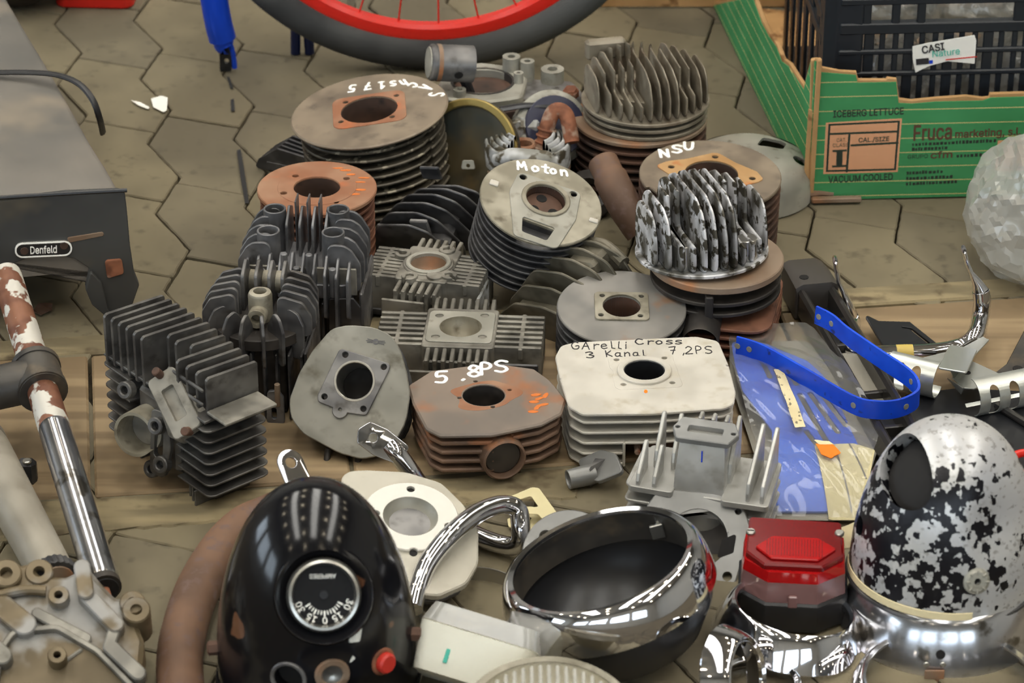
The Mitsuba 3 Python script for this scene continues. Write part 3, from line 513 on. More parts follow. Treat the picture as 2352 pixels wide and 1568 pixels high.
# large round barrel with white lettering
R = .0865
t = Thing('round_cylinder', 'biggest round finned iron cylinder, white hand lettering along its far edge', 'engine cylinder', loc=arr((-0.1551,0.3271,0.1040)) - .100 * frame((-.13, -.03, 1))[:3, 2], axis=(-.13, -.03, 1))
hl = [disc(.0032, q, 16) for q in [(-.027, .024), (.029, .026), (-.030, -.022), (.026, -.024)]]
cut = so.unary_union([bar(.052 + .004 * 0, -.075, .066, -.045, .007), bar(.03, .09, .05, .06, .007)])
finned(t, circ(.079, 80), .100, 9, .0034, circ(.048, 48), circ(.0312, 48), hl, 'iron_fin', 'iron_brown', .004, cut, topgrow=.0075, bev=.0012)
t.put('flange', plate(rnd(sa.rotate(rrect(.080, .074, .012), 4), .004).difference(disc(.0312)).difference(so.unary_union(hl)), .0995, .1008, .0003), 'rust_orange', label='rusty square joint face round the bore')
for ch, x, y, r in (('5', -.0215, .0575, 176), ('7', -.004, .0585, 180), ('1', .0115, .057, 184), ('s', .0245, .0555, 190), ('h', .0365, .0555, 200), ('c', .0485, .0465, 212), ('A', .0615, .038, 226), ('S', .0735, .0185, 255)):
    g = glyph(ch, .0165, .0030, .50); g = sa.translate(g, -.0042, -.0082); paint(t, sa.translate(sa.rotate(g, r, origin=(0, 0)), x, y - .001), .1002)

# dark finned part under it at the left
t = Thing('finned_cover', 'small dark finned cover half hidden behind the rusty round cylinder', 'engine cover', loc=(-0.2352,0.3925,0.0000), spin=-25)
for i in range(5): t.put('fin', mv(plate(rnd([(-.05, 0), (.02, 0), (.02, .026 - .001 * i), (-.02, .03), (-.045, .012)], .003), -.0015, .0015, .0006), (0, -.018 + .009 * i, 0), rx=90), 'alu_dark')
t.put('core', box(.05, .04, .012, (-.01, 0, .006)), 'alu_dark')

# rusty round barrel
t = Thing('round_cylinder', 'rusty orange round cylinder left of the big lettered one', 'engine cylinder', loc=arr((-0.2039,0.1716,0.0880)) - [0, 0, .088])
hl = [disc(r, q, 16) for r, q in zip((.0036, .0036, .0036, .0036, .0028), [(.030, .020), (-.024, .026), (-.034, -.014), (.021, -.033), (-.003, -.036)])]
finned(t, circ(.060, 72), .088, 8, .0034, circ(.042, 48), circ(.0243, 48), hl, 'rust_fin', 'rust_orange', .005, topgrow=.0025, liner='rust_dark')
t.put('joint_face', ring(.0247, .0415, .0875, .0886, .0003), 'rust_orange') if False else t.put('joint_face', plate(disc(.0415).difference(disc(.0245)).difference(so.unary_union(hl)), .0875, .0886, .0004), 'rust_orange')
rs = np.random.default_rng(4)
for x, y in ((.028, .040), (.020, .045), (.034, .030), (.045, .012), (.046, -.006), (.040, -.016), (.012, .034), (.048, .022)):
    t.put('rust_spot', rough(plate(sa.scale(disc(.004, (x, y), 10), rs.uniform(.6, 1.6), rs.uniform(.3, .8)), .0877, .0884, .0001), .0006, 400), 'bright_rust', label='bright orange rust spot') if x else 0

# crankcase with piston
t = Thing('engine_crankcase', 'dirty aluminium engine block with a round cover and a piston on its rod', 'engine', loc=(-0.0127,0.3848,0.0000))
ov = sa.scale(disc(.034), 1.05, .9)
top = rnd([(-.062, -.03), (-.05, .05), (-.01, .062), (.03, .05), (.042, .02), (.036, -.03), (-.01, -.045)], .012)
t.put('case', mv(plate(rnd(top.buffer(.004), .004), 0, .085, .006), (-.012, .028, 0)), 'rust_dark')
t.put('deck', mv(plate(top.difference(sa.translate(ov, -.008, .01)), .080, .094, .0025), (-.012, .028, 0)), 'alu_dull', label='pale machined deck round the crank opening')
t.put('crank_opening', mv(lathe([(.036, .078), (.036, .0945), (.033, .0945), (.033, .045), (0, .045), (0, .044), (.036, .044), (.036, .078)], 40), (-.020, .038, 0), rz=0), 'soot')
t.put('crank_web', mv(cyl(.026, .05, .062, b=.002), (-.018, .036, 0)), 'brass')
ax = (-.36, -.80, .42)
cv = orient(lathe([(0, 0), (.056, 0), (.058, .004), (.058, .013), (.055, .016), (.050, .0165), (.049, .0135), (.02, .0125), (0, .0125)], 72), (-.030, -.056, .052), ax); t.put('round_cover', cv, 'cover_dark', 40, label='dark round cover with an olive rim')
t.put('cover_rim', orient(ring(.0495, .0585, .012, .0172, .0015, 72), (-.030, -.056, .052), ax), 'brass')
t.put('barrel', orient(lathe([(0, 0), (.040, 0), (.042, .003), (.042, .03), (.036, .034), (0, .034)], 48), (.050, -.005, .052), (.25, -.75, .55)), 'alu_dull', 40, label='round aluminium generator housing')
t.put('generator', orient(cyl(.034, .03, .04, n=40), (.050, -.005, .052), (.25, -.75, .55)), 'blue_black') if pr('blue_black', lin(36, 38, 60), .4) is None else 0
t.put('casing', mv(plate(rnd([(-.01, 0), (.07, -.02), (.085, .0), (.07, .04), (.0, .05)], .008), 0, .085, .004), (.012, .02, 0)), 'alu_grey')
for p_, r_, h_ in (((.012, .07), .010, .110), ((.030, .062), .008, .108), ((.058, .058), .013, .100), ((-.045, .0), .007, .102), ((.02, .035), .0055, .106)):
    t.put('boss', mv(lathe([(0, 0), (r_, 0), (r_, h_), (r_ * .45, h_), (r_ * .45, h_ - .01), (0, h_ - .01)], 24), (p_[0], p_[1], 0)), 'alu_dull')
t.put('bolt', mv(lathe([(0, 0), (.009, 0), (.009, .014), (.006, .017), (0, .017)], 6), (.078, .02, .08), rx=20), 'rust_flake')
t.put('strap', tube(spline([(.0, -.03, .092), (.03, -.025, .094), (.06, -.02, .09), (.09, .0, .07)]), .006, 8, flat=.4), 'black_metal', label='dark curved bracket over the housing')
t.put('lug', mv(plate(rnd([(-.008, -.004), (.008, -.004), (.006, .006), (-.006, .006)], .002).difference(disc(.002)), 0, .004), (-.035, -.085, .05), rx=65), 'alu_dull')
pax = np.array((.93, .18, -.12)); pl = arr((-0.0921,0.3985,0.1280)) - arr((-0.0127,0.3848,0.0000))
t.put('connecting_rod', tube([pl + pax * .036, (-.03, .03, .07)], .006, 10), 'alu_dark')
ps = t.put('piston', orient(lathe([(0, .0012), (.012, .0004), (.0195, .0015), (.0205, .003), (.0205, .006), (.0195, .0062), (.0195, .0078), (.0205, .008), (.0205, .050), (.0185, .050), (.0185, .02), (0, .02)], 48), pl, pax), 'alu_grey', 30, label='grey piston with brown ring grooves')
t.put('piston_ring', orient(ring(.0190, .0208, .0085, .0135, .0004, 48), pl, pax), 'rust_brown', at=ps)
t.put('crown', orient(cyl(.0175, -.0006, .0014, n=40, b=.0004), pl, pax), 'alu_dull', at=ps)
sd = np.cross(pax, (0, 0, 1)); sd /= np.linalg.norm(sd)
t.put('pin_hole', orient(cyl(.0048, .0195, .0212, n=20, b=.0003), pl + pax * .032, tuple(sd * .9 - np.array((0, 0, .25)))), 'dark_hole', at=ps)

# small finned cylinder with a rusty outlet
t = Thing('small_cylinder', 'small whitish finned cylinder with a hollow middle and a rusty bent outlet', 'engine cylinder', loc=arr((0.0171,0.3172,0.0700)) - [0, 0, .068])
for i in range(5): t.put('fin', plate(disc(.047).difference(disc(.03)), .004 + .0085 * i, .0075 + .0085 * i, .001), 'rust_dark' if i < 4 else 'rust_brown')
t.put('core', ring(.022, .034, 0, .062), 'soot')
for a in range(5):
    r_ = .0470 - .0056 * a; zt_ = .072 + .0030 * a
    sec = [(r_, .045), (r_, zt_ - .004), (r_ - .0008, zt_ - .001), (r_ - .0022, zt_), (r_ - .0036, zt_ - .001), (r_ - .0042, zt_ - .004), (r_ - .0042, .045), (r_, .045)]
    t.put('upper_fin', lathe(sec, 30, 112, 232), 'fin_white', 40)
    if a < 4: t.put('upper_fin', lathe(sec, 20, -52, 28), 'fin_white', 40)
t.put('front_lug', tube(spline([(-.030, -.024, .060), (-.014, -.038, .068), (.008, -.040, .067), (.026, -.030, .060)]), .0125, 16, flat=.8), 'fin_white', 40)
t.put('back_block', rough(box(.036, .022, .034, (-.002, .034, .064), .006), .002, 60), 'fin_white')
t.put('seat_ring', mv(ring(.009, .014, .052, .066, .002, 32), (-.004, .004, 0)), 'rust_orange')
t.put('outlet', tube(spline([(.016, .0, .054), (.022, .008, .085), (.030, .016, .098), (.042, .012, .094), (.048, -.006, .070)]), [.0095] * 6 + [.0085] * 43, 16), 'rust_flake', label='rusty bent outlet')
for i in range(4): t.put('outlet_ring', orient(ring(.008, .0108, 0, .0028, .0008, 24), (.0165 + .0014 * i, .001 + .0018 * i, .058 + .0068 * i), (.2, .25, 1)), 'rust_flake')

# barrel with head at the back
L = arr((0.1408,0.3634,0.0800)) - [0, 0, .080]
t = Thing('barrel', 'dark rusty barrel that carries the tall grey finned head at the back', 'engine cylinder', loc=L)
finned(t, circ(.0735, 80), .080, 7, .0034, circ(.045, 48), circ(.03, 40), (), 'rust_dark', 'rust_brown', .005, topgrow=.0005)
def finhead(t, R, zb, n, th, hts, gaps=(), mat='fin_silver', basefin=2, base_t=.005, dome=.5, mb=None, lean=0.):
    """base disc and a row of upright fins cut to its circle; hts(x) is the crest, gaps are (x0, x1, y0, y1, top)"""
    for i in range(basefin): t.put('base_fin', plate(circ(R * (.97 + .03 * (i == basefin - 1)), 72), zb + .0085 * i, zb + .0085 * i + .0042, .001), mb or mat)
    z1 = zb + .0085 * (basefin - 1) + .0042
    t.put('neck', cyl(R * .62, zb - .0005, z1 + .014, n=48), mb or mat)
    for i in range(n):
        x = R * .93 * (2 * (i + .5) / n - 1); w = math.sqrt(max(R * R * .96 - x * x, 1e-6)); h = hts(x)
        prof = [(-w, z1 - .001), (w, z1 - .001), (w * 1.0, z1 + h * .55), (w * .86, z1 + h * .86), (w * .55, z1 + h * 1.0), (-w * .5, z1 + h * 1.0), (-w * .84, z1 + h * .86), (-w, z1 + h * .5)]
        pg = rnd(prof, min(.012, h * .25))
        for a, b, y0, y1, zt in gaps:
            if a <= x <= b: pg = pg.difference(rnd([(y0, z1 + zt), (y1, z1 + zt), (y1, z1 + 1), (y0, z1 + 1)], .004))
        m = plate(P(pg).segmentize(.004), -th / 2, th / 2, th * .3)
        v = m.vertices; e_ = np.clip((v[:, 1] - z1) / h, 0, 1); m.vertices = np.c_[v[:, :2], v[:, 2] * (1 - .42 * e_ ** 2) * (1 - .30 * np.clip(np.abs(v[:, 0]) / max(w, .01), 0, 1) ** 4)]
        m.apply_transform(np.array([[0, 0, 1, x], [1, 0, 0, 0], [0, 1, 0, 0], [0, 0, 0, 1.0]]))
        if lean: m.vertices[:, 1] += (m.vertices[:, 2] - z1) * lean
        t.put('fin', m, mat, 40)
t = Thing('cylinder_head', 'tall brownish grey finned head with a plug boss on the back barrel', 'cylinder head', loc=arr((0.1465,0.3640,0.0845)) - [0, 0, .0045], spin=12)
finhead(t, .0705, .0005, 13, .0044, lambda x: .049 * (1 - (abs(x) / .09) ** 2 * .5), ((-.06, -.043, -.07, -.018, .028), (-.045, -.02, -.10, -.02, .020), (-.035, .0, .0, .035, .018), (-.002, .03, .02, .06, .03), (.026, .045, -.09, -.03, .024)), 'fin_brown', 3) if mottle('fin_brown', (112, 104, 90), (140, 132, 116), 40, .5, .3, c3=(84, 70, 56), sc3=60) is None else 0
t.put('boss_bar', box(.045, .014, .022, (-.032, .058, .058), .003), 'fin_brown')
t.put('plug_seat', cyl(.012, .02, .04, (.0, .005)), 'rust_dark')
one('exhaust_flange', 'black oval flange at the foot of the back barrel', 'flange', orient(lathe([(.016, 0), (.032, 0), (.033, .004), (.028, .012), (.017, .012), (.016, 0)], 40), (0.0838,0.2996,0.0120), (-.3, -.5, .8)), 'soot')
one('rusty_pipe', 'short rusty exhaust pipe leaning against the barrels', 'pipe', hollow(spline([(0.0975,0.2577,0.0750), (0.1095,0.2274,0.0600), (0.1221,0.2078,0.0440), (0.1383,0.1961,0.0240)]), [.0165] * 8 + [.0185] * 29, [.0145] * 37), 'exhaust')

# NSU barrel and the dome cover behind it
L = arr((0.2090,0.2265,0.0780)) - [0, 0, .078]
t = Thing('round_cylinder', 'round cylinder with three white letters and a yellow-brown joint face', 'engine cylinder', loc=L, axis=(.02, -.05, 1))
fo = rnd([(-.058, .016), (-.044, .026), (.004, .038), (.022, .030), (.050, .006), (.056, -.010), (.048, -.018), (.02, -.022), (-.01, -.03), (-.03, -.022)], .006)
hl = [disc(.0036, q, 16) for q in ((-.041, .013), (.007, .0365), (.044, -.009), (-.004, -.0365))]
fo = fo.union(disc(.034, (.001, 0))).union(rnd(sg.MultiPoint([(-.041, .013), (.007, .0365), (.044, -.009), (-.004, -.0365)]).convex_hull.buffer(.009), .002)); nb = disc(.0285, (.001, .0), 48)
ct = sg.Polygon([(-.08, -.03), (-.066, -.028), (-.04, -.07), (-.08, -.08)])
finned(t, P(circ(.0755, 80)).difference(ct), .078, 7, .0034, disc(.045), nb, hl, 'rust_dark', 'iron_brown', .004)
t.put('joint_face', plate(fo.difference(nb).difference(so.unary_union(hl)), .0775, .0792, .0004), 'joint_tan') if mottle('joint_tan', (156, 118, 72), (172, 136, 92), 30, .6, .15, c3=(170, 104, 54), sc3=40, th=(.56, .72)) is None else 0
for ch, x, y, r in (('N', -.047, .043, 6), ('S', -.033, .053, 0), ('U', -.020, .060, -4)):
    paint(t, sa.translate(sa.rotate(sa.translate(glyph(ch, .0165, .0036, .72), -.006, -.0075), r + (0, 90, 0)['NSU'.index(ch)] * 0, origin=(0, 0)), x, y), .0781)
t = Thing('dome_cover', 'pale aluminium dome cover with dark holes behind the lettered cylinder', 'engine cover', loc=(0.2601,0.3404,0.0000))
dm = lathe([(0, .052), (.02, .0515), (.045, .048), (.063, .039), (.072, .024), (.074, 0), (.071, 0), (.069, .023), (.06, .036), (.043, .045), (.02, .0485), (0, .049)], 72)
dm = diff(dm, mv(plate(rnd([(-.017, -.012), (.012, -.016), (.018, .004), (-.008, .014)], .004), .02, .08, 0), (.026, .018, 0)), mv(cyl(.008, .0, .08), (.056, -.012, 0)))
dm = diff(dm, mv(cyl(.0775, -.01, .1, b=0, n=64), arr((0.2090,0.2265,0.0780)) * [1, 1, 0] - arr((0.2601,0.3404,0.0000))))
t.put(None, dm, 'alu_dull', 40)

# silver finned head on a rusty barrel, with an exhaust stub
L = arr((0.2051,0.0238,0.0850)) - [0, 0, .085]
t = Thing('barrel', 'rusty barrel with a black exhaust stub under the silver finned head', 'engine cylinder', loc=L)
sq = rnd(sa.rotate(sg.box(-.064, -.064, .064, .064), -12), .022)
for i in range(4): t.put('fin', plate(sq, .006 + .0095 * i, .0098 + .0095 * i, .001), 'rust_fin')
for i in range(2): t.put('fin', plate(disc(.066), .050 + .0115 * i, .0545 + .0115 * i, .001), 'soot')
t.put('core', cyl(.044, 0, .082, n=48), 'soot'); t.put('top_plate', plate(disc(.068), .077, .085, .0012), 'rust_brown')
t.put('rib', box(.008, .01, .026, (-.01, -.064, .062)), 'soot'); mottle('rust_fin', (96, 62, 48), (124, 84, 64), 30, .65, .15, c3=(70, 48, 40), sc3=60)
ex = np.array((-.12, -1, -.12)); ex /= np.linalg.norm(ex)
stub = lathe([(.0155, .02), (.0195, .02), (.0185, .060), (.0175, .0615), (.0165, .060), (.0155, .03), (.0155, .02)], 40)
t.put('exhaust_stub', orient(stub, (-.012, -.025, .040), ex), 'soot', 40)
t.put('exhaust_bore', orient(cyl(.0154, .02, .034), (-.012, -.025, .040), ex), 'dark_hole')
t = Thing('cylinder_head', 'bright silver finned head with a worn base on the rusty barrel', 'cylinder head', loc=arr((0.1910,0.0322,0.0885)) - [0, 0, .0035], axis=(-.04, .06, 1), spin=15)
finhead(t, .0672, .0005, 12, .0072, lambda x: .072 * (1 - (abs(x) / .074) ** 2.2 * .42), ((-.046, -.02, -.09, -.008, .030), (-.046, -.03, .02, .09, .04), (.024, .05, -.09, .0, .022)), 'fin_silver', 1, mb='fin_silver')
t.put('plug_boss', cyl(.011, .0, .03, (-.030, -.036)), 'steel'); t.put('plug_boss', cyl(.011, .0, .026, (.036, -.036)), 'steel')

# tilted cylinder lettered Moton
ax = np.array((.20, -.27, .94)); ax /= np.linalg.norm(ax)
t = Thing('tilted_cylinder', 'tilted grey round cylinder with white lettering and a square port', 'engine cylinder', loc=arr((0.0297,0.0922,0.1120)) - ax * .078, axis=ax, spin=-14)
hl = [disc(.0042, q, 16) for q in ((-.027, .027), (.030, .026))]; port = rnd([(-.008, -.056), (.020, -.058), (.024, -.035), (-.013, -.033)], .003)
finned(t, circ(.0620, 80), .078, 8, .003, disc(.046), disc(.0215, (.004, .004)), hl + [port], 'alu_dark', 'alu_olive', .004, topgrow=.0015)
t.M = t.M @ np.diag([.95, .95, .907, 1]); paint_k = 1
fl_ = rnd(sg.MultiPoint([(-.03, .03), (.034, .028), (.038, -.012), (.030, -.062), (-.012, -.062), (-.032, .0)]).convex_hull.buffer(.004), .008)
t.put('joint_face', plate(fl_.difference(disc(.0215, (.004, .004))).difference(so.unary_union(hl + [port])), .0855, .0875, .0005), 'alu_dull')
t.put('spigot', mv(ring(.0215, .0268, .085, .0895, .0008), (.004, .004, 0)), 'alu_olive')
t.put('chamber', mv(cyl(.0215, .070, .076), (.004, .004, 0)), 'rust_dark', label='dark chamber floor with three ports')
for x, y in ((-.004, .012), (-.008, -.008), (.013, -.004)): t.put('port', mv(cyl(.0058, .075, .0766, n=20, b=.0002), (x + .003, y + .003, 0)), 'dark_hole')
t.put('port_floor', plate(port.buffer(-.0005), .055, .060), 'soot')
t.put('chip', box(.010, .008, .0045, (-.054, .004, .086), .001), 'alu_light'); t.put('chip', box(.010, .006, .004, (.060, -.004, .086), .001), 'alu_light')
paint(t, sa.translate(sa.rotate(scrawl('Moton', .0125, .0030, .80), 15, origin=(0, 0)), -.036, .0375), .0863)

# dark finned head lying on its side, and another further right
def arch_fin(w, h, th, r=.6): return plate(rnd([(-w, 0), (w, 0), (w, h * .35), (w * r, h * .85), (w * .2, h), (-w * .45, h * .97), (-w * .9, h * .6)], h * .22), -th / 2, th / 2, th * .25)
t = Thing('cylinder_head', 'dark grey finned head lying on its side left of the tilted round cylinder', 'cylinder head', loc=(-0.0820,0.2120,0.0000), axis=(-.22, -.30, .93), spin=-16)
for i in range(6): t.put('fin', mv(arch_fin(.052 - .001 * abs(i - 2), .058 + (.010, .014, .014, .012, .006, -.004)[i], .003), (.006 * (i - 2), -.036 + .0145 * i, 0), rx=90), 'alu_dark', 40)
t.put('core', box(.07, .075, .040, (.0, .0, .022), .006), 'alu_dark')
t.put('lug', box(.020, .005, .022, (.006, -.028, .056), .0012), 'alu_grey'); t.put('lug', box(.010, .005, .02, (-.04, -.026, .045), .0012), 'alu_grey'); t.put('lug', box(.022, .004, .018, (-.0, .040, .068), .0012), 'alu_dark')
t = Thing('cylinder_head', 'dark finned head standing on edge behind the flat round cylinder', 'cylinder head', loc=arr((0.0569,0.0379,0.0000)) + [0, .004, 0], axis=(-.24, -.1, .95), spin=-34)
for i in range(6): t.put('fin', mv(arch_fin(.054, .052 + (.0, .012, .020, .026, .028, .026)[i], .0032, .7), (.004 * i, -.042 + .0165 * i, 0), rx=90), 'alu_olive_dark', 40) if i or mottle('alu_olive_dark', (78, 74, 62), (108, 102, 88), 40, .5, .3, c3=(58, 52, 42), sc3=60) is None else 0
t.put('core', box(.08, .085, .042, (.008, .0, .022), .006), 'alu_olive_dark'); t.put('top_block', box(.034, .04, .018, (.026, .03, .062), .004), 'alu_olive_dark')
t.put('rib', tube(spline([(.0, .045, .066), (.03, .05, .066), (.06, .04, .056)]), .007, 10), 'alu_olive_dark')

# flat round cylinder with a square joint face
ax = np.array((.02, -.13, 1)); ax /= np.linalg.norm(ax)
t = Thing('flat_cylinder', 'flat grey oval cylinder with a small square joint face in front of the rusty barrel', 'engine cylinder', loc=arr((0.1089,-0.0332,0.0580)) - ax * .054, axis=ax)
hl = [disc(.0027, q, 16) for q in ((-.019, .0165), (.020, .0165), (-.021, -.016), (.018, -.0165))]
finned(t, sa.rotate(sa.scale(disc(.0645, n=80), 1, .97), 10), .054, 5, .003, disc(.038), disc(.0188), hl, 'alu_dark', 'slate', .0035) if mottle('slate', (112, 110, 106), (134, 130, 124), 25, .5, .3, c3=(138, 108, 84), sc3=26, th=(.6, .74)) is None else 0
t.put('joint_face', plate(rrect(.054, .046, .005).difference(disc(.0188)).difference(so.unary_union(hl)), .0535, .0562, .0005), 'alu_olive')

# lettered rusty cylinder
def outl(z, o, s): return None
pl_ = rnd([(-0.0730,0.0196),(-0.0513,0.0477),(0.0071,0.0628),(0.0481,0.0511),(0.0629,0.0295),(0.0773,-0.0065),(0.0728,-0.0321),(0.0543,-0.0511),(0.0078,-0.0699),(-0.0406,-0.0715),(-0.0537,-0.0590),(-0.0672,-0.0129)], .006)
t = Thing('rusty_cylinder', 'rusty brown cylinder with the white letters 5.8 PS and an exhaust stub', 'engine cylinder', loc=arr((-0.0263,-0.2027,0.0560)) - [0, 0, .056])
hl = [disc(.0021, q, 12) for q in (arr([(-0.0234,-0.0041),(-0.0085,0.0270),(0.0239,0.0106),(0.0083,-0.0210)]))]
b0 = disc(.0200, (-.0005, .0008), 48); cut = bar(.018, -.09, .024, -.055, .006)
sm = pl_.buffer(-.003)
finned(t, sm, .056, 4, .0045, disc(.036), b0, hl, 'rust_fin2', 'rust_steel', .005, cut, z0=.012, topgrow=.003, bev=.0014, liner='soot') if mottle('rust_fin2', (92, 72, 58), (118, 92, 74), 30, .65, .2, c3=(138, 92, 62), sc3=40, th=(.58, .75)) is None else 0
hs = sg.Polygon([((.031 + .004 * math.sin(3 * a + 1) + .003 * math.sin(5 * a)) * math.cos(a), (.027 + .004 * math.sin(2 * a)) * math.sin(a)) for a in np.linspace(0, 2 * math.pi, 60)[:-1]]); t.put('rust_halo', plate(hs.difference(disc(.0212, (-.0005, .0008), 48)).difference(so.unary_union([h_.buffer(.0003) for h_ in hl])), .0558, .0562, .0001), 'rust_orange', label='orange rust round the bore')
t.put('foot', plate(rnd(sa.scale(sm, .62, .6), .006), 0, .012), 'rust_dark')
ex = np.array((.30, -.9, .0)); ex /= np.linalg.norm(ex)
t.put('exhaust_stub', orient(lathe([(.0165, 0), (.0205, 0), (.0215, .018), (.021, .030), (.0192, .0315), (.0180, .030), (.0165, 0)], 40), (.010, -.040, .0265), ex), 'rust_fin2', 40)
t.put('exhaust_bore', orient(cyl(.0172, .008, .0245), (.010, -.040, .0265), ex), 'soot')
for i, (x, y, a) in enumerate(((.047, .0, 0), (.052, .006, 30), (.050, -.01, 60), (.056, -.005, 20), (.046, -.018, 0), (.058, .012, 70), (.049, .013, 10))):
    t.put('rust_spot', rough(plate(sa.rotate(sa.scale(disc(.0042, n=12), 1.2, .55), a), .0558, .0564, .0001), .0010, 500), 'bright_rust') if False else t.put('rust_spot', mv(rough(plate(sa.rotate(sa.scale(disc(.0042, n=12), 1.2, .55), a), .0559, .0563, .0001), .0009, 700), (x, y - .012, 0)), 'bright_rust')
g = [(-0.0416,0.0229),(-0.0201,0.0278),(-0.0107,0.0344),(0.0005,0.0386),(0.0155,0.0435)]
for ch, q in zip('5.8PS', g): paint(t, sa.translate(sa.rotate(glyph(ch, .0215 if ch != '.' else .02, .0036, .66), 3, origin=(0, 0)), q[0] - .006, q[1]), .0562)

# Garelli
pl_ = rnd([(-0.0848,0.0309),(-0.0790,0.0522),(-0.0654,0.0590),(0.0535,0.0702),(0.0742,0.0616),(0.0814,0.0141),(0.0849,-0.0369),(0.0820,-0.0579),(0.0725,-0.0658),(0.0053,-0.0754),(-0.0605,-0.0770),(-0.0733,-0.0627),(-0.0807,-0.0107)], .008)
t = Thing('white_cylinder', 'pale aluminium cylinder with black handwriting on its square top', 'engine cylinder', loc=arr((0.1263,-0.1695,0.0620)) - [0, 0, .062])
hl = [disc(.0028, q, 16) for q in [(-0.0259,0.0242),(0.0203,0.0276),(-0.0207,-0.0231),(0.0257,-0.0198)]]
b0 = disc(.0196, (0, .001), 48); win = sg.box(-.020, -.12, .060, -.035)
t.put('core', plate(disc(.034).difference(b0), 0, .058), 'alu_light')
for i in range(5):
    q = pl_.buffer(-.0015).difference(b0); q = q.difference(win) if i < 2 else q
    t.put('fin', plate(q, .004 + .0113 * i, .0068 + .0113 * i, .0008), 'alu_light')
t.put('fin_edge', box(.0025, .05, .0262, (-.021, -.052, .0165)), 'alu_light')
ntc = so.unary_union([disc(.0016, q, 8) for q in [(0.0806,0.0141),(-0.0811,-0.0107)]])
t.put('top_plate', plate(pl_.difference(b0).difference(so.unary_union(hl)).difference(ntc), .0585, .062, .0009), 'alu_light')
jf = rnd(sg.MultiPoint([(-0.0276,0.0225),(0.0220,0.0276),(-0.0224,-0.0263),(0.0289,-0.0222)]).convex_hull.buffer(.0065).difference(so.unary_union([disc(.012, q) for q in [(-0.0032,0.0505),(-0.0416,-0.0008),(0.0500,0.0025)]])), .003)
t.put('joint_face', plate(jf.difference(b0).difference(so.unary_union(hl)), .0615, .0624, .0003), 'alu_light'); t.put('spigot', mv(ring(.0196, .0262, .0605, .0652, .0008), (0, .001, 0)), 'alu_light')
t.put('bore', mv(ring(.0186, .0200, .0, .0635, .0004), (0, .001, 0)), 'black_metal')
t.put('port_block', box(.055, .03, .02, (.016, -.040, .018), .003), 'rust_dark')
for x in (-.008, .034): t.put('stud', orient(cyl(.003, 0, .022, n=14), (x, -.05, .018), (0, -1, -.1)), 'rust_flake')
def fit(g, w): return sa.scale(g, w / (g.bounds[2] - g.bounds[0]), 1, origin=(0, 0))
for s_, h_, w_, px in (('GArelli', .0140, .054, [(-0.0690,0.0445)]), ('Cross', .0105, .046, [(-0.0069,0.0539)]), ('3', .0115, .009, [(-0.0551,0.0276)]), ('Kanal', .0115, .040, [(-0.0366,0.0301)]), ('7,2PS', .0140, .042, [(0.0256,0.0352)])):
    paint(t, sa.translate(fit(scrawl(s_, h_, .0013, .8, .02, .03), w_), px[0][0], px[0][1]), .0621, 'ink', 'handwriting', .0003)
paint(t, sa.scale(disc(.0022, (0, -.036), 12), .8, 1.4), .0621, 'orange_tag', 'paint_spot', .0003)

# triangular plate cylinder leaning back
ax = np.array((-.10, -.80, .60)); ax /= np.linalg.norm(ax)
def onax(px, py, o, a):   # kept for reading: outlines below are in metres on the tilted face
    return None
t = Thing('oval_cylinder', 'egg-shaped grey finned cylinder leaning back with a raised square joint face', 'engine cylinder', loc=arr((-0.1523,-0.2042,0.0550)), axis=ax)
k = .000428
def fp(s): return [((x - 806) * k, -(y - 905) * k / .995) for x, y in s]
eg = rnd(fp([(762, 752), (800, 745), (855, 750), (895, 768), (915, 800), (930, 850), (938, 900), (930, 960), (905, 1005), (870, 1035), (830, 1042), (780, 1028), (700, 985), (672, 950), (668, 910), (690, 850), (720, 800)]), .016)
hl = [disc(.0029, q, 16) for q in fp([(794, 812), (880, 840), (748, 904), (835, 932)])]; b0 = disc(.0178, fp([(815, 870)])[0], 48)
for i in range(6): t.put('fin', plate(eg.buffer(-.002).difference(b0), -.050 + .0082 * i, -.0472 + .0082 * i, .0007), 'alu_dark')
t.put('core', mv(plate(disc(.034).difference(disc(.0178)), -.054, -.001), (b0.centroid.x, b0.centroid.y, 0)), 'soot')
mottle('alu_egg', (116, 114, 105), (142, 139, 129), 26, .42, .35, c3=(92, 88, 76), sc3=70, th=(.5, .85)); t.put('top_plate', plate(eg.difference(b0).difference(so.unary_union(hl)), -.003, .001, .0008), 'alu_egg')
jf = rnd(sg.Polygon(fp([(782, 797), (895, 833), (893, 845), (842, 947), (795, 940), (733, 915), (733, 900)])), .004).union(disc(.0075, fp([(783, 935)])[0])); jf = jf.difference(disc(.0017, fp([(783, 933)])[0], 10))
t.put('joint_face', plate(jf.difference(b0).difference(so.unary_union(hl)), .0008, .0040, .0006), 'alu_grey')
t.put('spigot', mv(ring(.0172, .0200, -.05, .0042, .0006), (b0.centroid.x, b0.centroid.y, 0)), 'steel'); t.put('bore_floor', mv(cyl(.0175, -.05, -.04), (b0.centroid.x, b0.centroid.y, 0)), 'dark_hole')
em = fp([(861, 783)])[0]
em_ = so.unary_union([disc(.0028, em, 16).difference(disc(.0018, em, 12))] + [sg.LineString([(em[0] + s * .003, em[1] + d), (em[0] + s * (.009 - abs(d)), em[1] + d * 1.6)]).buffer(.0004) for s in (1, -1) for d in (.001, 0, -.001)])
t.put('emblem', plate(sa.rotate(em_, -8), .0008, .0016, .0001), 'alu_grey', label='cast winged emblem')
for q in fp([(752, 1010), (820, 1030)]): t.put('stud', orient(cyl(.0032, 0, .03, n=12), (q[0], q[1] - .002, -.012), (-.1, -.9, .1)), 'soot')


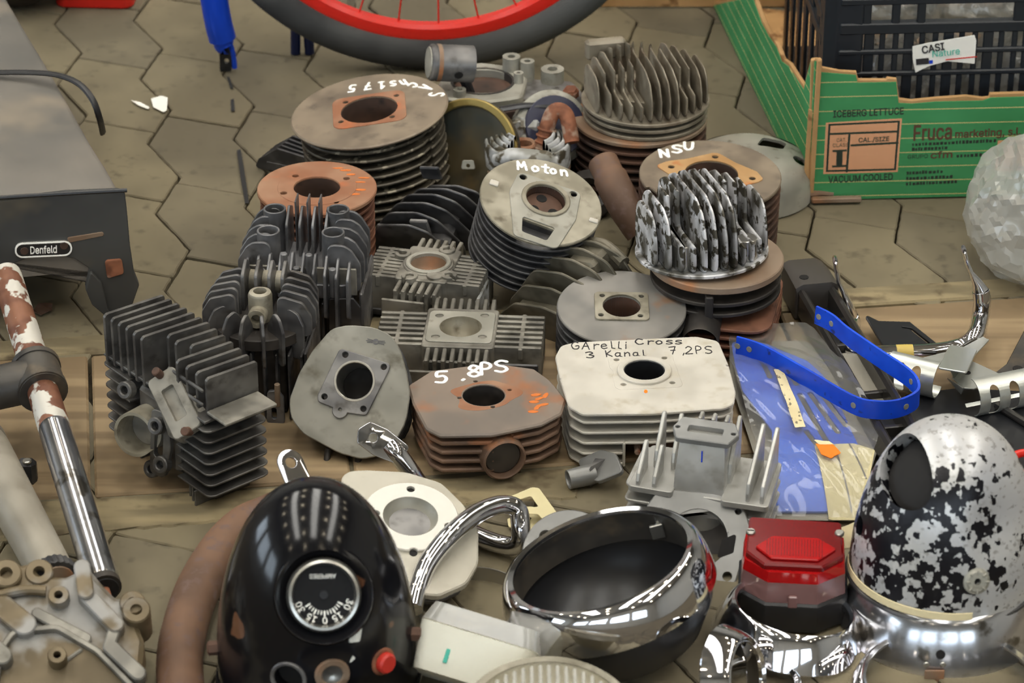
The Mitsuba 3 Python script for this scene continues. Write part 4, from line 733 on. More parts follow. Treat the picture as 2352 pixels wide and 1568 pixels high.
# ------------------------------------------------------------------ square finned heads
def lattice_head(t, W, D, h, nx, ny, plate_poly, bore_r, slotw=.0045, mat='alu_dull', sidemat='alu_dark', corner=.18, boss=()):
    """a square head seen from its joint side: left and right fields of ribs across, front and back fields of ribs along, a frame bar between"""
    wl = W * .30; dl = D * .22; cx0, cx1 = -W / 2 + wl, W / 2 - wl; cy0, cy1 = -D / 2 + dl, D / 2 - dl
    for sx in (-1, 1):
        for i in range(nx):
            y = cy0 + (cy1 - cy0) * (i + .5) / nx; x0, x1 = (-W / 2, cx0 + .004) if sx < 0 else (cx1 - .004, W / 2)
            t.put('rib', box(x1 - x0, .0042, h * .92, ((x0 + x1) / 2, y, h * .5), .0008), mat, 30)
        xb = sx * (W / 2 - wl * .42)
        t.put('cross_bar', box(.0045, cy1 - cy0, .012, (xb, (cy0 + cy1) / 2, h * .97 - .007), .0008), mat, 30)
    for sy in (-1, 1):
        for i in range(ny):
            x = cx0 + (cx1 - cx0) * (i + .5) / ny; y0, y1 = (-D / 2, cy0 + .004) if sy < 0 else (cy1 - .004, D / 2)
            t.put('rib', box(.0042, y1 - y0, h * .92, (x, (y0 + y1) / 2, h * .5), .0008), mat, 30)
        t.put('cross_bar', box(cx1 - cx0, .004, .010, ((cx0 + cx1) / 2, sy * (D / 2 - dl * .5), h * .8 - .006), .0008), mat, 30)
    t.put('body', plate(rrect(cx1 - cx0 + .006, cy1 - cy0 + .006, .004).difference(disc(bore_r)), 0.002, h, .001), mat, 30)
    for sx in (-1, 1): t.put('web', box(wl - .006, cy1 - cy0, .008, (sx * (W / 2 - wl / 2), 0, .006)), sidemat)
    for sy in (-1, 1): t.put('web', box(cx1 - cx0, dl - .006, .008, (0, sy * (D / 2 - dl / 2), .006)), sidemat)

t = Thing('cylinder_head', 'grey square lattice head with a round spigot ring, right of the tall square head', 'cylinder head', loc=arr((-0.0855,0.0728,0.0520)) - [0, 0, .052], spin=-13)
lattice_head(t, .122, .118, .050, 9, 6, None, .0185, mat='alu_grey2') if mottle('alu_grey2', (104, 101, 94), (142, 138, 128), 40, .45, .4, c3=(76, 72, 62), sc3=80) is None else 0
t.put('spigot', lathe(ringp(.0185, .0235, .045, .0535, .001), 48), 'alu_dull'); t.put('spigot_step', ring(.023, .0262, .045, .0515, .0008), 'alu_grey2')
t.put('bowl', lathe([(.0188, .05), (.016, .042), (.009, .036), (0, .034), (0, .030), (.0188, .034), (.0188, .05)], 40), 'rust_brown')
for a in (155, 250, 322, 70): 
    c = (.034 * math.cos(math.radians(a)), .034 * math.sin(math.radians(a)))
    g = disc(.0085, c, 24).difference(disc(.0042, c, 16)).difference(bar(c[0], c[1], c[0] * 1.6, c[1] * 1.6, .004))
    t.put('bolt_boss', plate(g, .045, .0525, .0006), 'alu_grey2')
t.put('tab', plate(disc(.0085, (.013, -.025), 24), .046, .0525, .0006), 'alu_grey2')
t.put('side_wall', box(.045, .003, .036, (-.012, -.0595, .020)), 'alu_grey2'); t.put('side_wall', box(.003, .05, .036, (.0612, -.02, .020)), 'fin_white')

t = Thing('cylinder_head', 'wide grey lattice head with a bowl in a square plate, behind the egg-shaped cylinder', 'cylinder head', loc=arr((-0.0508,-0.0516,0.0460)) - [0, 0, .046], spin=-4)
lattice_head(t, .164, .128, .045, 7, 8, None, .0208, mat='alu_grey2')
hl = [disc(.0042, q, 16) for q in ((-.023, .021), (.022, .024), (-.023, -.022), (.023, -.019))]
t.put('joint_face', plate(rrect(.066, .062, .006).difference(disc(.0208)).difference(so.unary_union(hl)), .0445, .0465, .0006), 'alu_dull')
t.put('bowl', lathe([(.0208, .0462), (.0195, .038), (.014, .029), (.006, .0255), (0, .025), (0, .02), (.0212, .03), (.0212, .0462), (.0208, .0462)], 48), 'alu_olive'); t.put('plug_hole', cyl(.0055, .0245, .0262, (0, 0)), 'dark_hole')
t.put('front_wall', box(.10, .003, .03, (-.004, -.0645, .017)), 'alu_grey2'); t.put('end_wall', box(.05, .003, .042, (.056, -.063, .021)), 'alu_dark')

def fan_head(t, W, D, z0, h, nside, nfront, mat, sleeves=True, centre=None):
    """an air-cooled two-stroke head: stacks of curved fins left and right, upright fins in front and behind"""
    for s in (-1, 1):
        for i in range(nside):
            y = -D * .34 + D * .72 * i / (nside - 1); x0, x1 = .028, W / 2 * (1 - .10 * abs(i - (nside - 1) * .45) / nside)
            pg = rnd([(x0, z0), (x1, z0), (x1, z0 + h * .62), (x1 * .86, z0 + h * .9), (x0 + .018, z0 + h * 1.0), (x0, z0 + h * 1.02)], .008)
            m = plate(pg if s > 0 else sa.scale(pg, -1, 1, origin=(0, 0)), -.0017, .0017, .0006)
            t.put('side_fin', mv(m, (0, y, 0), rx=90), mat, 40)
    for i in range(nfront):
        x = -W * .40 + W * .80 * i / (nfront - 1); hh = h * (1.0 - .30 * (abs(x) / (W / 2)) ** 2)
        pg = rnd([(-D / 2 - .010, z0 - .034 + .018 * (i % 2)), (-D * .30, z0 - .034), (-D * .30, z0 + hh * .80), (-D * .38, z0 + hh * .86), (-D / 2 - .008, z0 + hh * .62)], .004)
        m = plate(pg, -.0014, .0014, .0005); m.apply_transform(np.array([[0, 0, 1, x], [1, 0, 0, 0], [0, 1, 0, 0], [0, 0, 0, 1.0]])); t.put('front_fin', m, mat, 40)
    for i in range(4):
        x = -.020 + .0133 * i
        pg = rnd([(D * .12, z0), (D * .5, z0), (D * .5, z0 + h * .95), (D * .34, z0 + h * 1.12), (D * .12, z0 + h * .9)], .006)
        m = plate(pg, -.0014, .0014, .0005); m.apply_transform(np.array([[0, 0, 1, x], [1, 0, 0, 0], [0, 1, 0, 0], [0, 0, 0, 1.0]])); t.put('back_fin', m, mat, 40)
    t.put('base', plate(rrect(W * .86, D * .86, .015), z0 - .004, z0 + .012, .001), mat)

# tall square head and barrel
t = Thing('cylinder_head', 'tall dark grey square finned head with four bolt sleeves before the rusty round cylinder', 'cylinder head', loc=arr((-0.2089,-0.0107,0.0000)) + [0, .045, -.014], spin=-5)
W, D = .128, .105
for i in range(9):
    x = -.048 + .0120 * i
    t.put('lower_fin', box(.0026, .09, .062 + .004 * (i % 2), (x, -.004, .036)), 'alu_dark')
t.put('core', box(.07, .07, .07, (0, 0, .038)), 'soot'); t.put('side_panel', box(.004, .085, .066, (.0625, -.003, .045), .0015), 'alu_grey'); t.put('front_panel', mv(plate(rnd([(.030, .022), (.062, .024), (.062, .064), (.055, .074), (.030, .072)], .003), .046, .049, .0006), (0, 0, 0), rx=90), 'alu_dark')
fan_head(t, W, D, .074, .052, 5, 10, 'alu_blue') if mottle('alu_blue', (94, 94, 96), (124, 124, 126), 40, .4, .5, c3=(72, 70, 68), sc3=70) is None else 0
t.put('front_band', box(.108, .003, .030, (.004, -.040, .088), .0008), 'alu_grey2')
for x, y in ((-.034, .030), (.030, .034), (-.033, -.018), (.032, -.016)): t.put('bolt_sleeve', mv(ring(.0095, .0116, .076, .131, .0006, 32), (x, y, 0)), 'alu_blue')
for x, z in ((-.012, .125), (.013, .125), (.0, .110), (-.035, .106), (.036, .110)): t.put('pin', mv(cyl(.0036, .078, z, (x, -.0545), n=14), (0, 0, 0)), 'alu_blue')
for x in (-.012, .0, .012): t.put('tall_fin', box(.0016, .02, .06, (x, .035, .112)), 'alu_blue')

# lower head and barrel in front
t = Thing('cylinder_head', 'dark finned head with a plug hole boss, left of the egg-shaped cylinder', 'cylinder head', loc=arr((-0.2423,-0.1606,0.0000)) + [0, .048, 0], spin=-6)
for i in range(8):
    x = -.040 + .0122 * i
    t.put('lower_fin', box(.0026, .085, .072, (x, 0, .038)), 'alu_dark')
t.put('core', box(.055, .06, .075, (0, 0, .040)), 'soot'); t.put('side_panel', box(.003, .08, .068, (.049, .0, .042)), 'alu_dark')
t.put('base_lug', mv(plate(rnd([(-.008, 0), (.010, 0), (.010, .03), (.004, .038), (-.006, .036)], .004).difference(rrect(.005, .012, .002, (0, .012))), .044, .048, .0006), (.018, 0, 0), rx=90), 'alu_blue'); t.put('stud', cyl(.0028, .02, .045, (.022, -.047)), 'rust_brown')
z0 = .084; mt = 'alu_dirty'; mottle('alu_dirty', (76, 75, 76), (112, 110, 108), 40, .42, .5, c3=(60, 54, 44), sc3=70)
for s in (-1, 1):
    for i in range(5):
        y = -.020 + .0135 * i; x1 = .0565 - .0022 * abs(i - 1.5)
        pg = rnd([(.020, z0), (x1, z0), (x1, z0 + .022), (x1 - .008, z0 + .036), (.024, z0 + .042), (.020, z0 + .042)], .006)
        t.put('side_fin', mv(plate(pg if s > 0 else sa.scale(pg, -1, 1, origin=(0, 0)), -.0018, .0018, .0006), (0, y, 0), rx=90), mt, 40)
    for j, (a, r_) in enumerate(((22, .050), (50, .046), (75, .044))):
        pg = rnd([(.016, z0 - .02), (r_, z0 - .024), (r_, z0 + .014), (r_ - .006, z0 + .026), (r_ - .016, z0 + .030), (.018, z0 + .012)], .005)
        m = mv(plate(pg, -.0017, .0017, .0006), (0, 0, 0), rx=90); t.put('front_fin', mv(m, (0, -.008, 0), rz=-a if s > 0 else 180 + a), mt, 40)
for i in range(4):
    pg = rnd([(.012, z0), (.048, z0), (.050, z0 + .03), (.036, z0 + .052), (.014, z0 + .044)], .005)
    m = plate(pg, -.0018, .0018, .0006); m.apply_transform(np.array([[0, 0, 1, -.0195 + .013 * i], [1, 0, 0, 0], [0, 1, 0, 0], [0, 0, 0, 1.0]])); t.put('back_fin', m, mt, 40)
t.put('back_tube', tube([(-.028, .045, z0 + .022), (.032, .045, z0 + .022)], .011, 16), 'alu_olive')
t.put('base', plate(disc(.046), z0 - .006, z0 + .006, .001), 'soot')
t.put('plug_boss', lathe([(.0065, .098), (.0065, .1195), (.0105, .1185), (.0118, .116), (.0118, .088), (0, .088), (0, .098), (.0065, .098)], 32), 'alu_olive', label='round boss with the plug hole')
t.put('front_boss', orient(lathe([(.005, .006), (.005, .016), (.0092, .016), (.0092, 0), (0, 0), (0, .006), (.005, .006)], 24), (0, -.009, .100), (0, -1, .1)), 'alu_olive')
t.put('rib', box(.002, .014, .02, (0, -.026, .080)), mt)

# square cylinder with ports, front left
SX, SY = .172, .070
t = Thing('square_cylinder', 'big dark square finned cylinder with a broken round port at the front left', 'engine cylinder', spin=-50)
t.M[:3, 3] = arr((-0.2774,-0.3239,0.0000)) - t.M[:3, :3] @ np.array((SX / 2, -SY / 2, 0))
mt = 'alu_black'; mottle('alu_black', (78, 76, 74), (108, 106, 102), 40, .40, .5, c3=(54, 51, 47), sc3=80)
sqr = rrect(SX, SY, .008)
for i in range(7):
    q = sqr.difference(sg.box(-.040, -.2, .034, -.022))
    t.put('fin', plate(q, .016 + .0115 * i, .0183 + .0115 * i, .0006), mt, 35)
t.put('core', plate(rrect(.10, .045, .01, (0, .006)), .004, .10), 'soot')
for k_ in range(4):
    t.put('leg_fin', box(.0022, .012 + .006 * k_, .020, (-.060 + .008 * k_, -.024 + .003 * k_, .010)), mt)
    if k_ < 3: t.put('leg_fin', box(.0022, .012 + .006 * k_, .017, (.048 + .0085 * k_, -.026, .0085)), mt)
t.put('foot', box(.05, .04, .014, (.045, .002, .008)), 'soot')
zt = .0985
for i in range(13):
    x = -.079 + .0124 * i; h_ = .044 - .0016 * max(i - 6, 0) - .0008 * max(3 - i, 0); y0 = -.033 if i < 6 else (-.012 if i < 9 else -.030 + .002 * (i - 8))
    y0 = y0 if i != 8 else -.004
    pg = rnd([(y0, zt - .010), (.035, zt - .010), (.035, zt + h_ * .94), (y0 + .003, zt + h_), (y0, zt + h_ * .93)], .003)
    m = plate(pg, -.0017, .0017, .0005); m.apply_transform(np.array([[0, 0, 1, x], [1, 0, 0, 0], [0, 1, 0, 0], [0, 0, 0, 1.0]])); t.put('upper_fin', m, mt, 40)
t.put('upper_plate', plate(sg.box(-.085, -.032, .080, .035), zt - .006, zt - .003, .0006), mt); t.put('end_ledge', box(.030, .058, .0035, (.088, .004, zt + .001), .001), 'alu_grey2', 30)
for i in range(2): t.put('slot_web', box(.056, .003, .004, (.042, -.026 + .001 * i, zt + .008 + .014 * i)), mt)
pn = np.array((.30, -.70, .66)); pn /= np.linalg.norm(pn)
def onport(m): return orient(m, (.040, -.037, .099), pn, 62)
t.put('port_block', onport(plate(rnd([(-.022, -.026), (.022, -.026), (.015, .026), (-.015, .026)], .006), -.036, -.004, .004)), 'alu_grey2')
t.put('port_flange', onport(plate(rnd(sg.MultiPoint([(-.010, .028), (.010, .028), (-.010, -.028), (.010, -.028)]).convex_hull.buffer(.005), .003).difference(rrect(.013, .034, .002)), -.008, .002, .0008)), 'alu_grey2', label='flange round the slot-shaped inlet port'); t.put('port_floor', onport(box(.014, .036, .004, (0, 0, -.009))), 'dark_hole')
for s in (-1, 1): t.put('stud', onport(mv(cyl(.0042, 0, .015, n=14), (0, s * .030, -.004), rx=-14 * s)), 'rust_dark')
en = np.array((.40, -.86, .20)); en /= np.linalg.norm(en)
eb = lathe([(.0175, 0), (.0215, 0), (.0215, .030), (.0185, .030), (.0175, 0)], 40); eb = diff(eb, box(.018, .022, .03, (.014, -.006, .032), 0))
t.put('exhaust_port', orient(eb, (-.008, -.034, .052), en, 20), 'alu_olive', 30, label='broken round exhaust port'); t.put('exhaust_floor', orient(cyl(.018, .0, .004), (-.008, -.034, .052), en), 'alu_grey2')
for x, y, z in ((-.030, -.040, .084), (.022, -.042, .070), (.026, -.042, .030), (.010, -.042, .018)): t.put('bolt_lug', orient(ring(.0040, .0085, 0, .010, .001, 20), (x, y, z), (.3, -.9, .3)), mt); t.put('bolt_hole', orient(cyl(.0041, 0, .004), (x, y, z), (.3, -.9, .3)), 'dark_hole')
t.put('side_flange', orient(plate(rnd([(-.010, -.034), (.008, -.034), (.014, 0), (.008, .034), (-.010, .034)], .006).difference(rrect(.010, .030, .004)), 0, .006, .0008), (.020, -.040, .050), (.30, -1, .1)), mt)
t.put('front_web', box(.062, .014, .07, (.002, -.026, .052), .004), mt)

# new bright aluminium cylinder
mottle('alu_grey3', (124, 124, 122), (146, 146, 144), 30, .4, .45)
t = Thing('bright_cylinder', 'clean bright aluminium cylinder with a tall inlet tower and a round crank flange', 'engine cylinder', loc=arr((0.1724,-0.3822,0.0000)) + [0, .030, 0], spin=-15)
mt = 'alu_bright'
for i in range(4):
    q = rnd([(-.068, -.030 + .004 * i), (.062, -.034 + .003 * i), (.064, .05), (-.066, .05)], .006)
    if i < 3: q = q.difference(sg.box(-.03, -.1, .036, -.012))
    t.put('plate_fin', plate(q, .008 + .0135 * i, .0112 + .0135 * i, .0008), mt)
t.put('core', cyl(.030, 0, .050, (0, .012), n=40), mt)
zt = .0515
t.put('left_deck', plate(rnd([(-.064, -.026), (-.022, -.028), (-.022, .048), (-.058, .048)], .004), zt - .002, zt + .004), mt); t.put('right_deck', plate(rnd([(.022, -.030), (.066, -.030), (.064, .048), (.022, .048)], .004), zt - .002, zt + .004), mt)
for x, y0, y1, h_ in ((-.055, -.024, .012, .032), (-.040, -.024, .010, .030), (-.046, .010, .046, .044), (-.030, .010, .046, .044), (.024, -.0, .046, .050), (.046, -.026, .044, .046), (.059, -.026, .044, .044)):
    pg = rnd([(y0, zt), (y1, zt), (y1, zt + h_), (y1 - .004, zt + h_), (y0 + .003, zt + h_ * .45), (y0, zt + h_ * .25)], .0018)
    m = plate(pg, -.0019, .0019, .0008); m.apply_transform(np.array([[0, 0, 1, x], [1, 0, 0, 0], [0, 1, 0, 0], [0, 0, 0, 1.0]])); t.put('upright_fin', m, mt, 40)
for x in (-.012, .0, .012): t.put('back_fin', box(.0036, .012, .05, (x, .046, zt + .02), .001), mt)
tw = loft([np.array([(s * (w + .0), y, z) for s, y in ((-1, -.0), (1, -.0), (1, d), (-1, d))]) + [0, dy, 0] for w, d, z, dy in ((.0240, .036, .030, -.022), (.0225, .034, .07, -.016), (.0205, .032, .100, -.008))])
t.put('inlet_tower', tw, mt, 20); t.put('blue_mark', mv(box(.0012, .0008, .012, (.0, -.0120, .088)), (.001, -.001, .0)), 'blue_paint')
t.put('inlet_flange', mv(plate(rnd([(-.030, 0), (-.024, -.016), (.024, -.016), (.031, 0), (.024, .016), (-.024, .016)], .003).difference(rrect(.032, .010, .002)).difference(so.unary_union([disc(.0022, (s * .0255, 0), 12) for s in (-1, 1)])), 0, .006, .0008), (0, .006, .099), rx=6), 'alu_grey3', label='machined flange on top of the inlet tower'); t.put('inlet_floor', box(.034, .012, .003, (0, .006, .098)), 'dark_hole')
ln = np.array((.06, -.72, .70)); ln /= np.linalg.norm(ln)
fo = rnd(sg.MultiPoint([(-.036, .020), (.030, .024), (.042, .0), (.036, -.050), (-.032, -.046), (-.050, -.01)]).convex_hull.buffer(.006), .010)
hl = [disc(.0032, (-.033, .017), 16), disc(.003, (.029, .019), 16).union(disc(.003, (.034, .016), 16)), disc(.0042, (.034, -.044), 16)]
bo = disc(.027, (.002, -.014), 48)
def onflange(m): return orient(m, (.004, -.034, .030), ln)
t.put('crank_flange', onflange(plate(fo.difference(bo).difference(so.unary_union(hl)), -.006, .006, .001)), 'alu_grey3')
t.put('crank_bore', onflange(lathe([(.0268, -.03), (.0295, -.03), (.0295, .007), (.0268, .007), (.0268, -.03)], 48)).copy() if False else onflange(mv(lathe([(.0268, -.03), (.0288, -.03), (.0288, .0072), (.0268, .0072), (.0268, -.03)], 48, 20, 200), (.002, -.014, 0))), 'alu_grey3')
t.put('bore_floor', onflange(mv(cyl(.0285, -.032, -.024), (.002, -.014, 0))), 'soot'); t.put('transfer_port', onflange(plate(rnd([(.022, -.030), (.036, -.022), (.036, -.004), (.024, -.012)], .002), .0055, .0064, .0001)), 'dark_hole')

# small casting, gaskets, disc
t = Thing('inlet_stub', 'small grey inlet stub with a slanted flange in front of the white cylinder', 'manifold', loc=arr((0.0748,-0.2774,0.0000)) + [0, .01, 0])
t.put('pipe', orient(lathe([(.0065, 0), (.0095, 0), (.0098, .012), (.0092, .026), (.0078, .026), (.0065, .024), (.0065, 0)], 28), (.002, -.004, .012), (-.86, -.30, -.05)), 'alu_grey3'); t.put('pipe_floor', orient(cyl(.0066, .004, .010), (.002, -.004, .012), (-.86, -.30, -.05)), 'dark_hole')
t.put('flange', orient(plate(rnd([(-.030, 0), (-.010, -.016), (.010, -.016), (.032, 0), (.010, .016), (-.010, .016)], .004), -.0025, .0025, .0006), (.008, .0, .017), (-.55, -.25, .80), -38), 'alu_grey3'); t.put('neck', hull([*(np.array(circ(.011, 12)).tolist() and [(x * .3, x, z + .012) for x in (-.010, .010) for z in (-.008, .008)]), *[(.010 + x, x, .012 + z * 1.2) for x in (-.012, .012) for z in (-.008, .010)]]), 'alu_grey')
t = Thing('gasket', 'cream square-cut paper gasket lying partly on the front strip', 'gasket')
g1 = rnd([(-0.0228,0.0030),(-0.0140,0.0090),(0.0029,0.0225),(0.0094,0.0210),(0.0258,-0.0222),(0.0137,-0.0354),(0.0082,-0.0237),(-0.0093,-0.0222)], .0035).difference(rnd([(-0.0108,0.0000),(0.0020,0.0075),(0.0091,-0.0119),(-0.0060,-0.0104)], .002))
t.put(None, mv(plate(g1, 0, .0008, .0001), arr((0.0156,-0.3197,0.0125))), 'paper_cream')
t = Thing('gasket', 'narrow cream paper gasket on the ground beside the grey disc', 'gasket')
g2 = rnd([(-0.0200,-0.0007),(-0.0060,0.0081),(-0.0011,0.0215),(0.0069,0.0185),(0.0148,-0.0007),(0.0043,-0.0125),(-0.0005,-0.0299),(-0.0076,-0.0227),(-0.0188,-0.0139)], .003).difference(disc(.0026, [(-0.0003,0.0126)][0])).difference(rnd([(-0.0108,-0.0022),(0.0028,0.0022),(-0.0004,-0.0081),(-0.0060,-0.0139)], .001))
t.put(None, mv(plate(g2, .0015, .0024, .0001), arr((0.0156,-0.3336,-0.0000))), 'paper_cream')
ax = np.array((-.10, -.62, .78)); ax /= np.linalg.norm(ax)
t = Thing('grey_disc', 'grey aluminium disc with two round holes and a slot, leaning behind the chrome headlight', 'disc', loc=arr((0.0498,-0.4318,0.0280)), axis=ax)
t.put(None, plate(disc(.0415).difference(disc(.0058, (-.020, .017))).difference(disc(.0056, (.020, .016))).difference(sa.rotate(rrect(.0055, .018, .0026, (-.021, -.012)), 0)), -.016, .0, .001), 'alu_grey3')

# ------------------------------------------------------------------ fork tube, fork leg, crankcase, exhaust at the left
t = Thing('fork_tube', 'long fork tube, rusty above and chromed below, held in a black clamp at the left', 'fork tube')
p0, p1 = arr((-0.4975,-0.0429,0.1000)), arr((-0.3529,-0.4986,0.0360)); d = (p1 - p0) / np.linalg.norm(p1 - p0); Lt = np.linalg.norm(p1 - p0)
f = lambda s: p0 + d * s * Lt
def seg(a, b, r, n=32): return tube([f(a), f(a) + (f(b) - f(a)) * .02, f(a) + (f(b) - f(a)) * .98, f(b)], [r * .97, r, r, r * .97], n)
t.put('upper_tube', seg(0, .42, .0148), 'rust_peel') if mottle('rust_peel', (100, 62, 46), (130, 88, 66), 40, .5, .3, c3=(196, 192, 182), sc3=62, th=(.50, .57)) is None else 0
t.put('rust_band', seg(.42, .52, .0149), 'rust_peel'); t.put('chrome_tube', seg(.52, .985, .0150), 'chrome_worn', label='bright chrome lower half')
t.put('end_cap', seg(.985, 1.0, .0152), 'soot'); t.put('rod', tube([f(.99), f(1.05)], .0042, 12), 'rust_flake')
t.put('end_face', orient(cyl(.0125, 0, .002, b=.0003), f(1.0), tuple(d)), 'dark_hole')
t.put('clamp', seg(.325, .405, .0225), 'black_worn') if mottle('black_worn', (52, 50, 48), (74, 70, 64), 30, .45, .3, c3=(104, 90, 70), sc3=40) is None else 0
for s in (.318, .39): t.put('clamp_ring', seg(s, s + .014, .0238), 'black_worn')
t.put('yoke_arm', tube(spline([f(.36), f(.365) + [-.05, -.012, -.004], f(.365) + [-.12, -.03, -.01]]), [.021] * 12 + [.024] * 13, 20), 'black_worn', label='black arm of the fork clamp')
t = Thing('fork_slider', 'thick grey aluminium fork leg with a notched end, left of the chrome tube', 'fork leg')
q0, q1 = arr((-0.5063,-0.2308,0.0360)), arr((-0.3983,-0.4807,0.0340)); e_ = (q1 - q0) / np.linalg.norm(q1 - q0); LQ = np.linalg.norm(q1 - q0)
g_ = lambda s: q0 + e_ * s * LQ
t.put('leg', tube([g_(-.3), g_(.1), g_(.15), g_(.97), g_(.98)], [.021, .0215, .0232, .0195, .0193], 32), 'tube_grey')
t.put('collar', tube([g_(.08), g_(.085), g_(.11), g_(.115)], [.0228, .0236, .0236, .0228], 32), 'tube_grey')
er = [(( .0205 + (.0012 if i % 2 else 0)) * math.cos(2 * math.pi * i / 48), (.0205 + (.0012 if i % 2 else 0)) * math.sin(2 * math.pi * i / 48)) for i in range(48)]
t.put('notched_end', orient(plate(er, 0, .012, .0008), g_(.972), tuple(e_)), 'alu_dark'); t.put('end_face', orient(cyl(.016, .011, .0135, b=.0005), g_(.972), tuple(e_)), 'rust_brown')
t.put('lug', box(.018, .013, .026, tuple(arr((-0.4479,-0.2964,0.0300))), .004), 'alu_dark'); t.put('lug_screw', mv(cyl(.0042, 0, .003, n=14), arr((-0.4465,-0.3005,0.0420))), 'steel')
t = Thing('crankcase_half', 'dirty aluminium crankcase half with ribs and bolt holes in the lower left corner', 'crankcase', loc=(-0.3865,-0.6095,0.0000))
ax = np.array((.06, -.50, .86)); ax /= np.linalg.norm(ax); oc = np.array((0, .005, .062))
k2 = .000378
def cp_(s): return [((x - 120) * k2, -(y - 1490) * k2 / .98) for x, y in s]
def oncs(m): return orient(m, oc, ax)
og = rnd(cp_([(-80, 1400), (-20, 1370), (15, 1335), (70, 1320), (90, 1350), (150, 1352), (195, 1325), (235, 1372), (262, 1400), (330, 1398), (336, 1436), (318, 1470), (332, 1500), (330, 1600), (360, 1660), (250, 1740), (-80, 1740)]), .006)
t.put('shell', oncs(plate(og, -.045, .002, .004)), 'case_alu')
wellp = rnd(cp_([(50, 1500), (140, 1488), (230, 1540), (330, 1640), (200, 1720), (20, 1700), (30, 1540)]), .01)
t.put('rim', oncs(plate(wellp.buffer(.005).difference(wellp), .0, .010, .0015)), 'alu_grey2', label='pale machined edge of the chain case'); t.put('floor', oncs(plate(wellp, .001, .003, .0003)), 'case_alu')
t.put('upper_arc', oncs(tube(np.c_[spline([(*q, .006) for q in cp_([(-70, 1450), (0, 1412), (60, 1394), (110, 1394)])])], .0045, 10)), 'case_alu')
def ribp(a, b, w, h, m='alu_grey2'): (x0, y0), (x1, y1) = cp_([a, b]); t.put('rib', oncs(plate(bar(x0, y0, x1, y1, w, 'round'), .0, h, .0012)), m)
ribp((188, 1350), (200, 1408), .014, .020, 'case_alu'); ribp((200, 1408), (270, 1480), .014, .016, 'case_alu'); ribp((95, 1450), (205, 1506), .010, .009); ribp((270, 1480), (258, 1530), .010, .014); ribp((262, 1530), (326, 1590), .013, .014); ribp((20, 1440), (70, 1480), .02, .012, 'case_alu'); ribp((-60, 1480), (30, 1560), .016, .016)
ribp((160, 1560), (196, 1530), .003, .006)
for x, y, r_, z in ((20, 1358, .013, .010), (312, 1440, .012, .012), (140, 1412, .009, .014), (148, 1556, .008, .016), (90, 1345, .012, .004), (302, 1418, .011, .008)):
    (cx, cy), = cp_([(x, y)])
    t.put('bolt_boss', oncs(mv(lathe([(r_ * .42, z - .010), (r_ * .42, z), (r_ * .9, z), (r_, z - .0015), (r_, -.03), (0, -.03), (0, z - .010), (r_ * .42, z - .010)], 28), (cx, cy, 0))), 'case_alu'); t.put('bolt_hole', oncs(mv(cyl(r_ * .42, z - .012, z - .0095, b=.0001), (cx, cy, 0))), 'dark_hole')
t = Thing('exhaust_bend', 'rusty brown bent exhaust pipe left of the black headlight shell', 'exhaust pipe')
t.put(None, tube(spline([(-0.2083,-0.3509,0.0220), (-0.2223,-0.3657,0.0240), (-0.2414,-0.3831,0.0240), (-0.2601,-0.4199,0.0220), (-0.2747,-0.4749,0.0200), (-0.2808,-0.5335,0.0200), (-0.2809,-0.5849,0.0200), (-0.2723,-0.6468,0.0200)]), .0198, 28), 'exhaust', 40)

# ------------------------------------------------------------------ black headlight shell
hb = arr((-0.1636,-0.5864,0.0300)); t = Thing('black_headlight_shell', 'black enamel headlight shell with a round ammeter, standing on its rim', 'headlight shell', loc=hb)
A_, C_ = .0845, .166
prof = [(A_ * .985, -.030), (A_ * 1.0, -.022), (A_, .0)] + [(A_ * math.cos(a) ** .92, C_ * math.sin(a)) for a in np.radians(np.arange(4, 90, 3))] + [(0, C_)]
shell = lathe(prof + [(0, C_ - .003), (A_ * .5, C_ * .75), (A_ * .93, .0), (A_ * .96, -.03), (A_ * .985, -.03)], 96)
def onshell(th, z):     # a point of the shell and its outward normal
    s = math.asin(min(z / C_, .999)); r = A_ * math.cos(s) ** .92; dr_ = -A_ * .92 * math.cos(s) ** -.08 * math.sin(s); dz = C_ * math.cos(s)
    n = np.array((dz * math.cos(th), dz * math.sin(th), -dr_)); n /= np.linalg.norm(n)
    return np.array((r * math.cos(th), r * math.sin(th), z)), n
pm_, nm_ = onshell(math.radians(-80), .104); nm_ = np.array((.10, -.84, .53)); nm_ /= np.linalg.norm(nm_); pm_ = pm_ - nm_ * .002
shell = diff(shell, orient(cyl(.0365, -.012, .05, b=0, n=64), pm_ - nm_ * .001, nm_)); 
for a, z in ((-103, .032), (-78, .036)):
    pp, nn = onshell(math.radians(a), z); shell = diff(shell, orient(cyl(.0125 if a < -90 else .0135, -.02, .03, b=0, n=32), pp, nn))
t.put('shell', shell, 'enamel', 50)
t.put('bead', tube([(A_ * 1.004 * math.cos(a), A_ * 1.004 * math.sin(a), -.020) for a in np.radians(np.arange(0, 360, 5))], .0022, 8, closed=True), 'enamel')
am = t.put('ammeter_ring', orient(lathe([(.0245, .001), (.0262, .006), (.0285, .0055), (.0303, .001), (.0303, -.008), (.0245, -.008), (.0245, .001)], 72), pm_, nm_), 'steel', 50, label='bright metal ammeter ring')
t.put('dish', orient(lathe([(.0300, -.0075), (.0365, -.001), (.0395, .0012), (.041, -.001), (.040, -.010), (.0300, -.012), (.0300, -.0075)], 72), pm_, nm_), 'enamel', 50)
t.put('dial', orient(cyl(.0252, -.006, -.003, b=.0002, n=48), pm_, nm_), 'dial', at=am, label='black ammeter dial reading AMPERES')
def ondial(m): return orient(m, pm_ + nm_ * -.0029, nm_, 3)
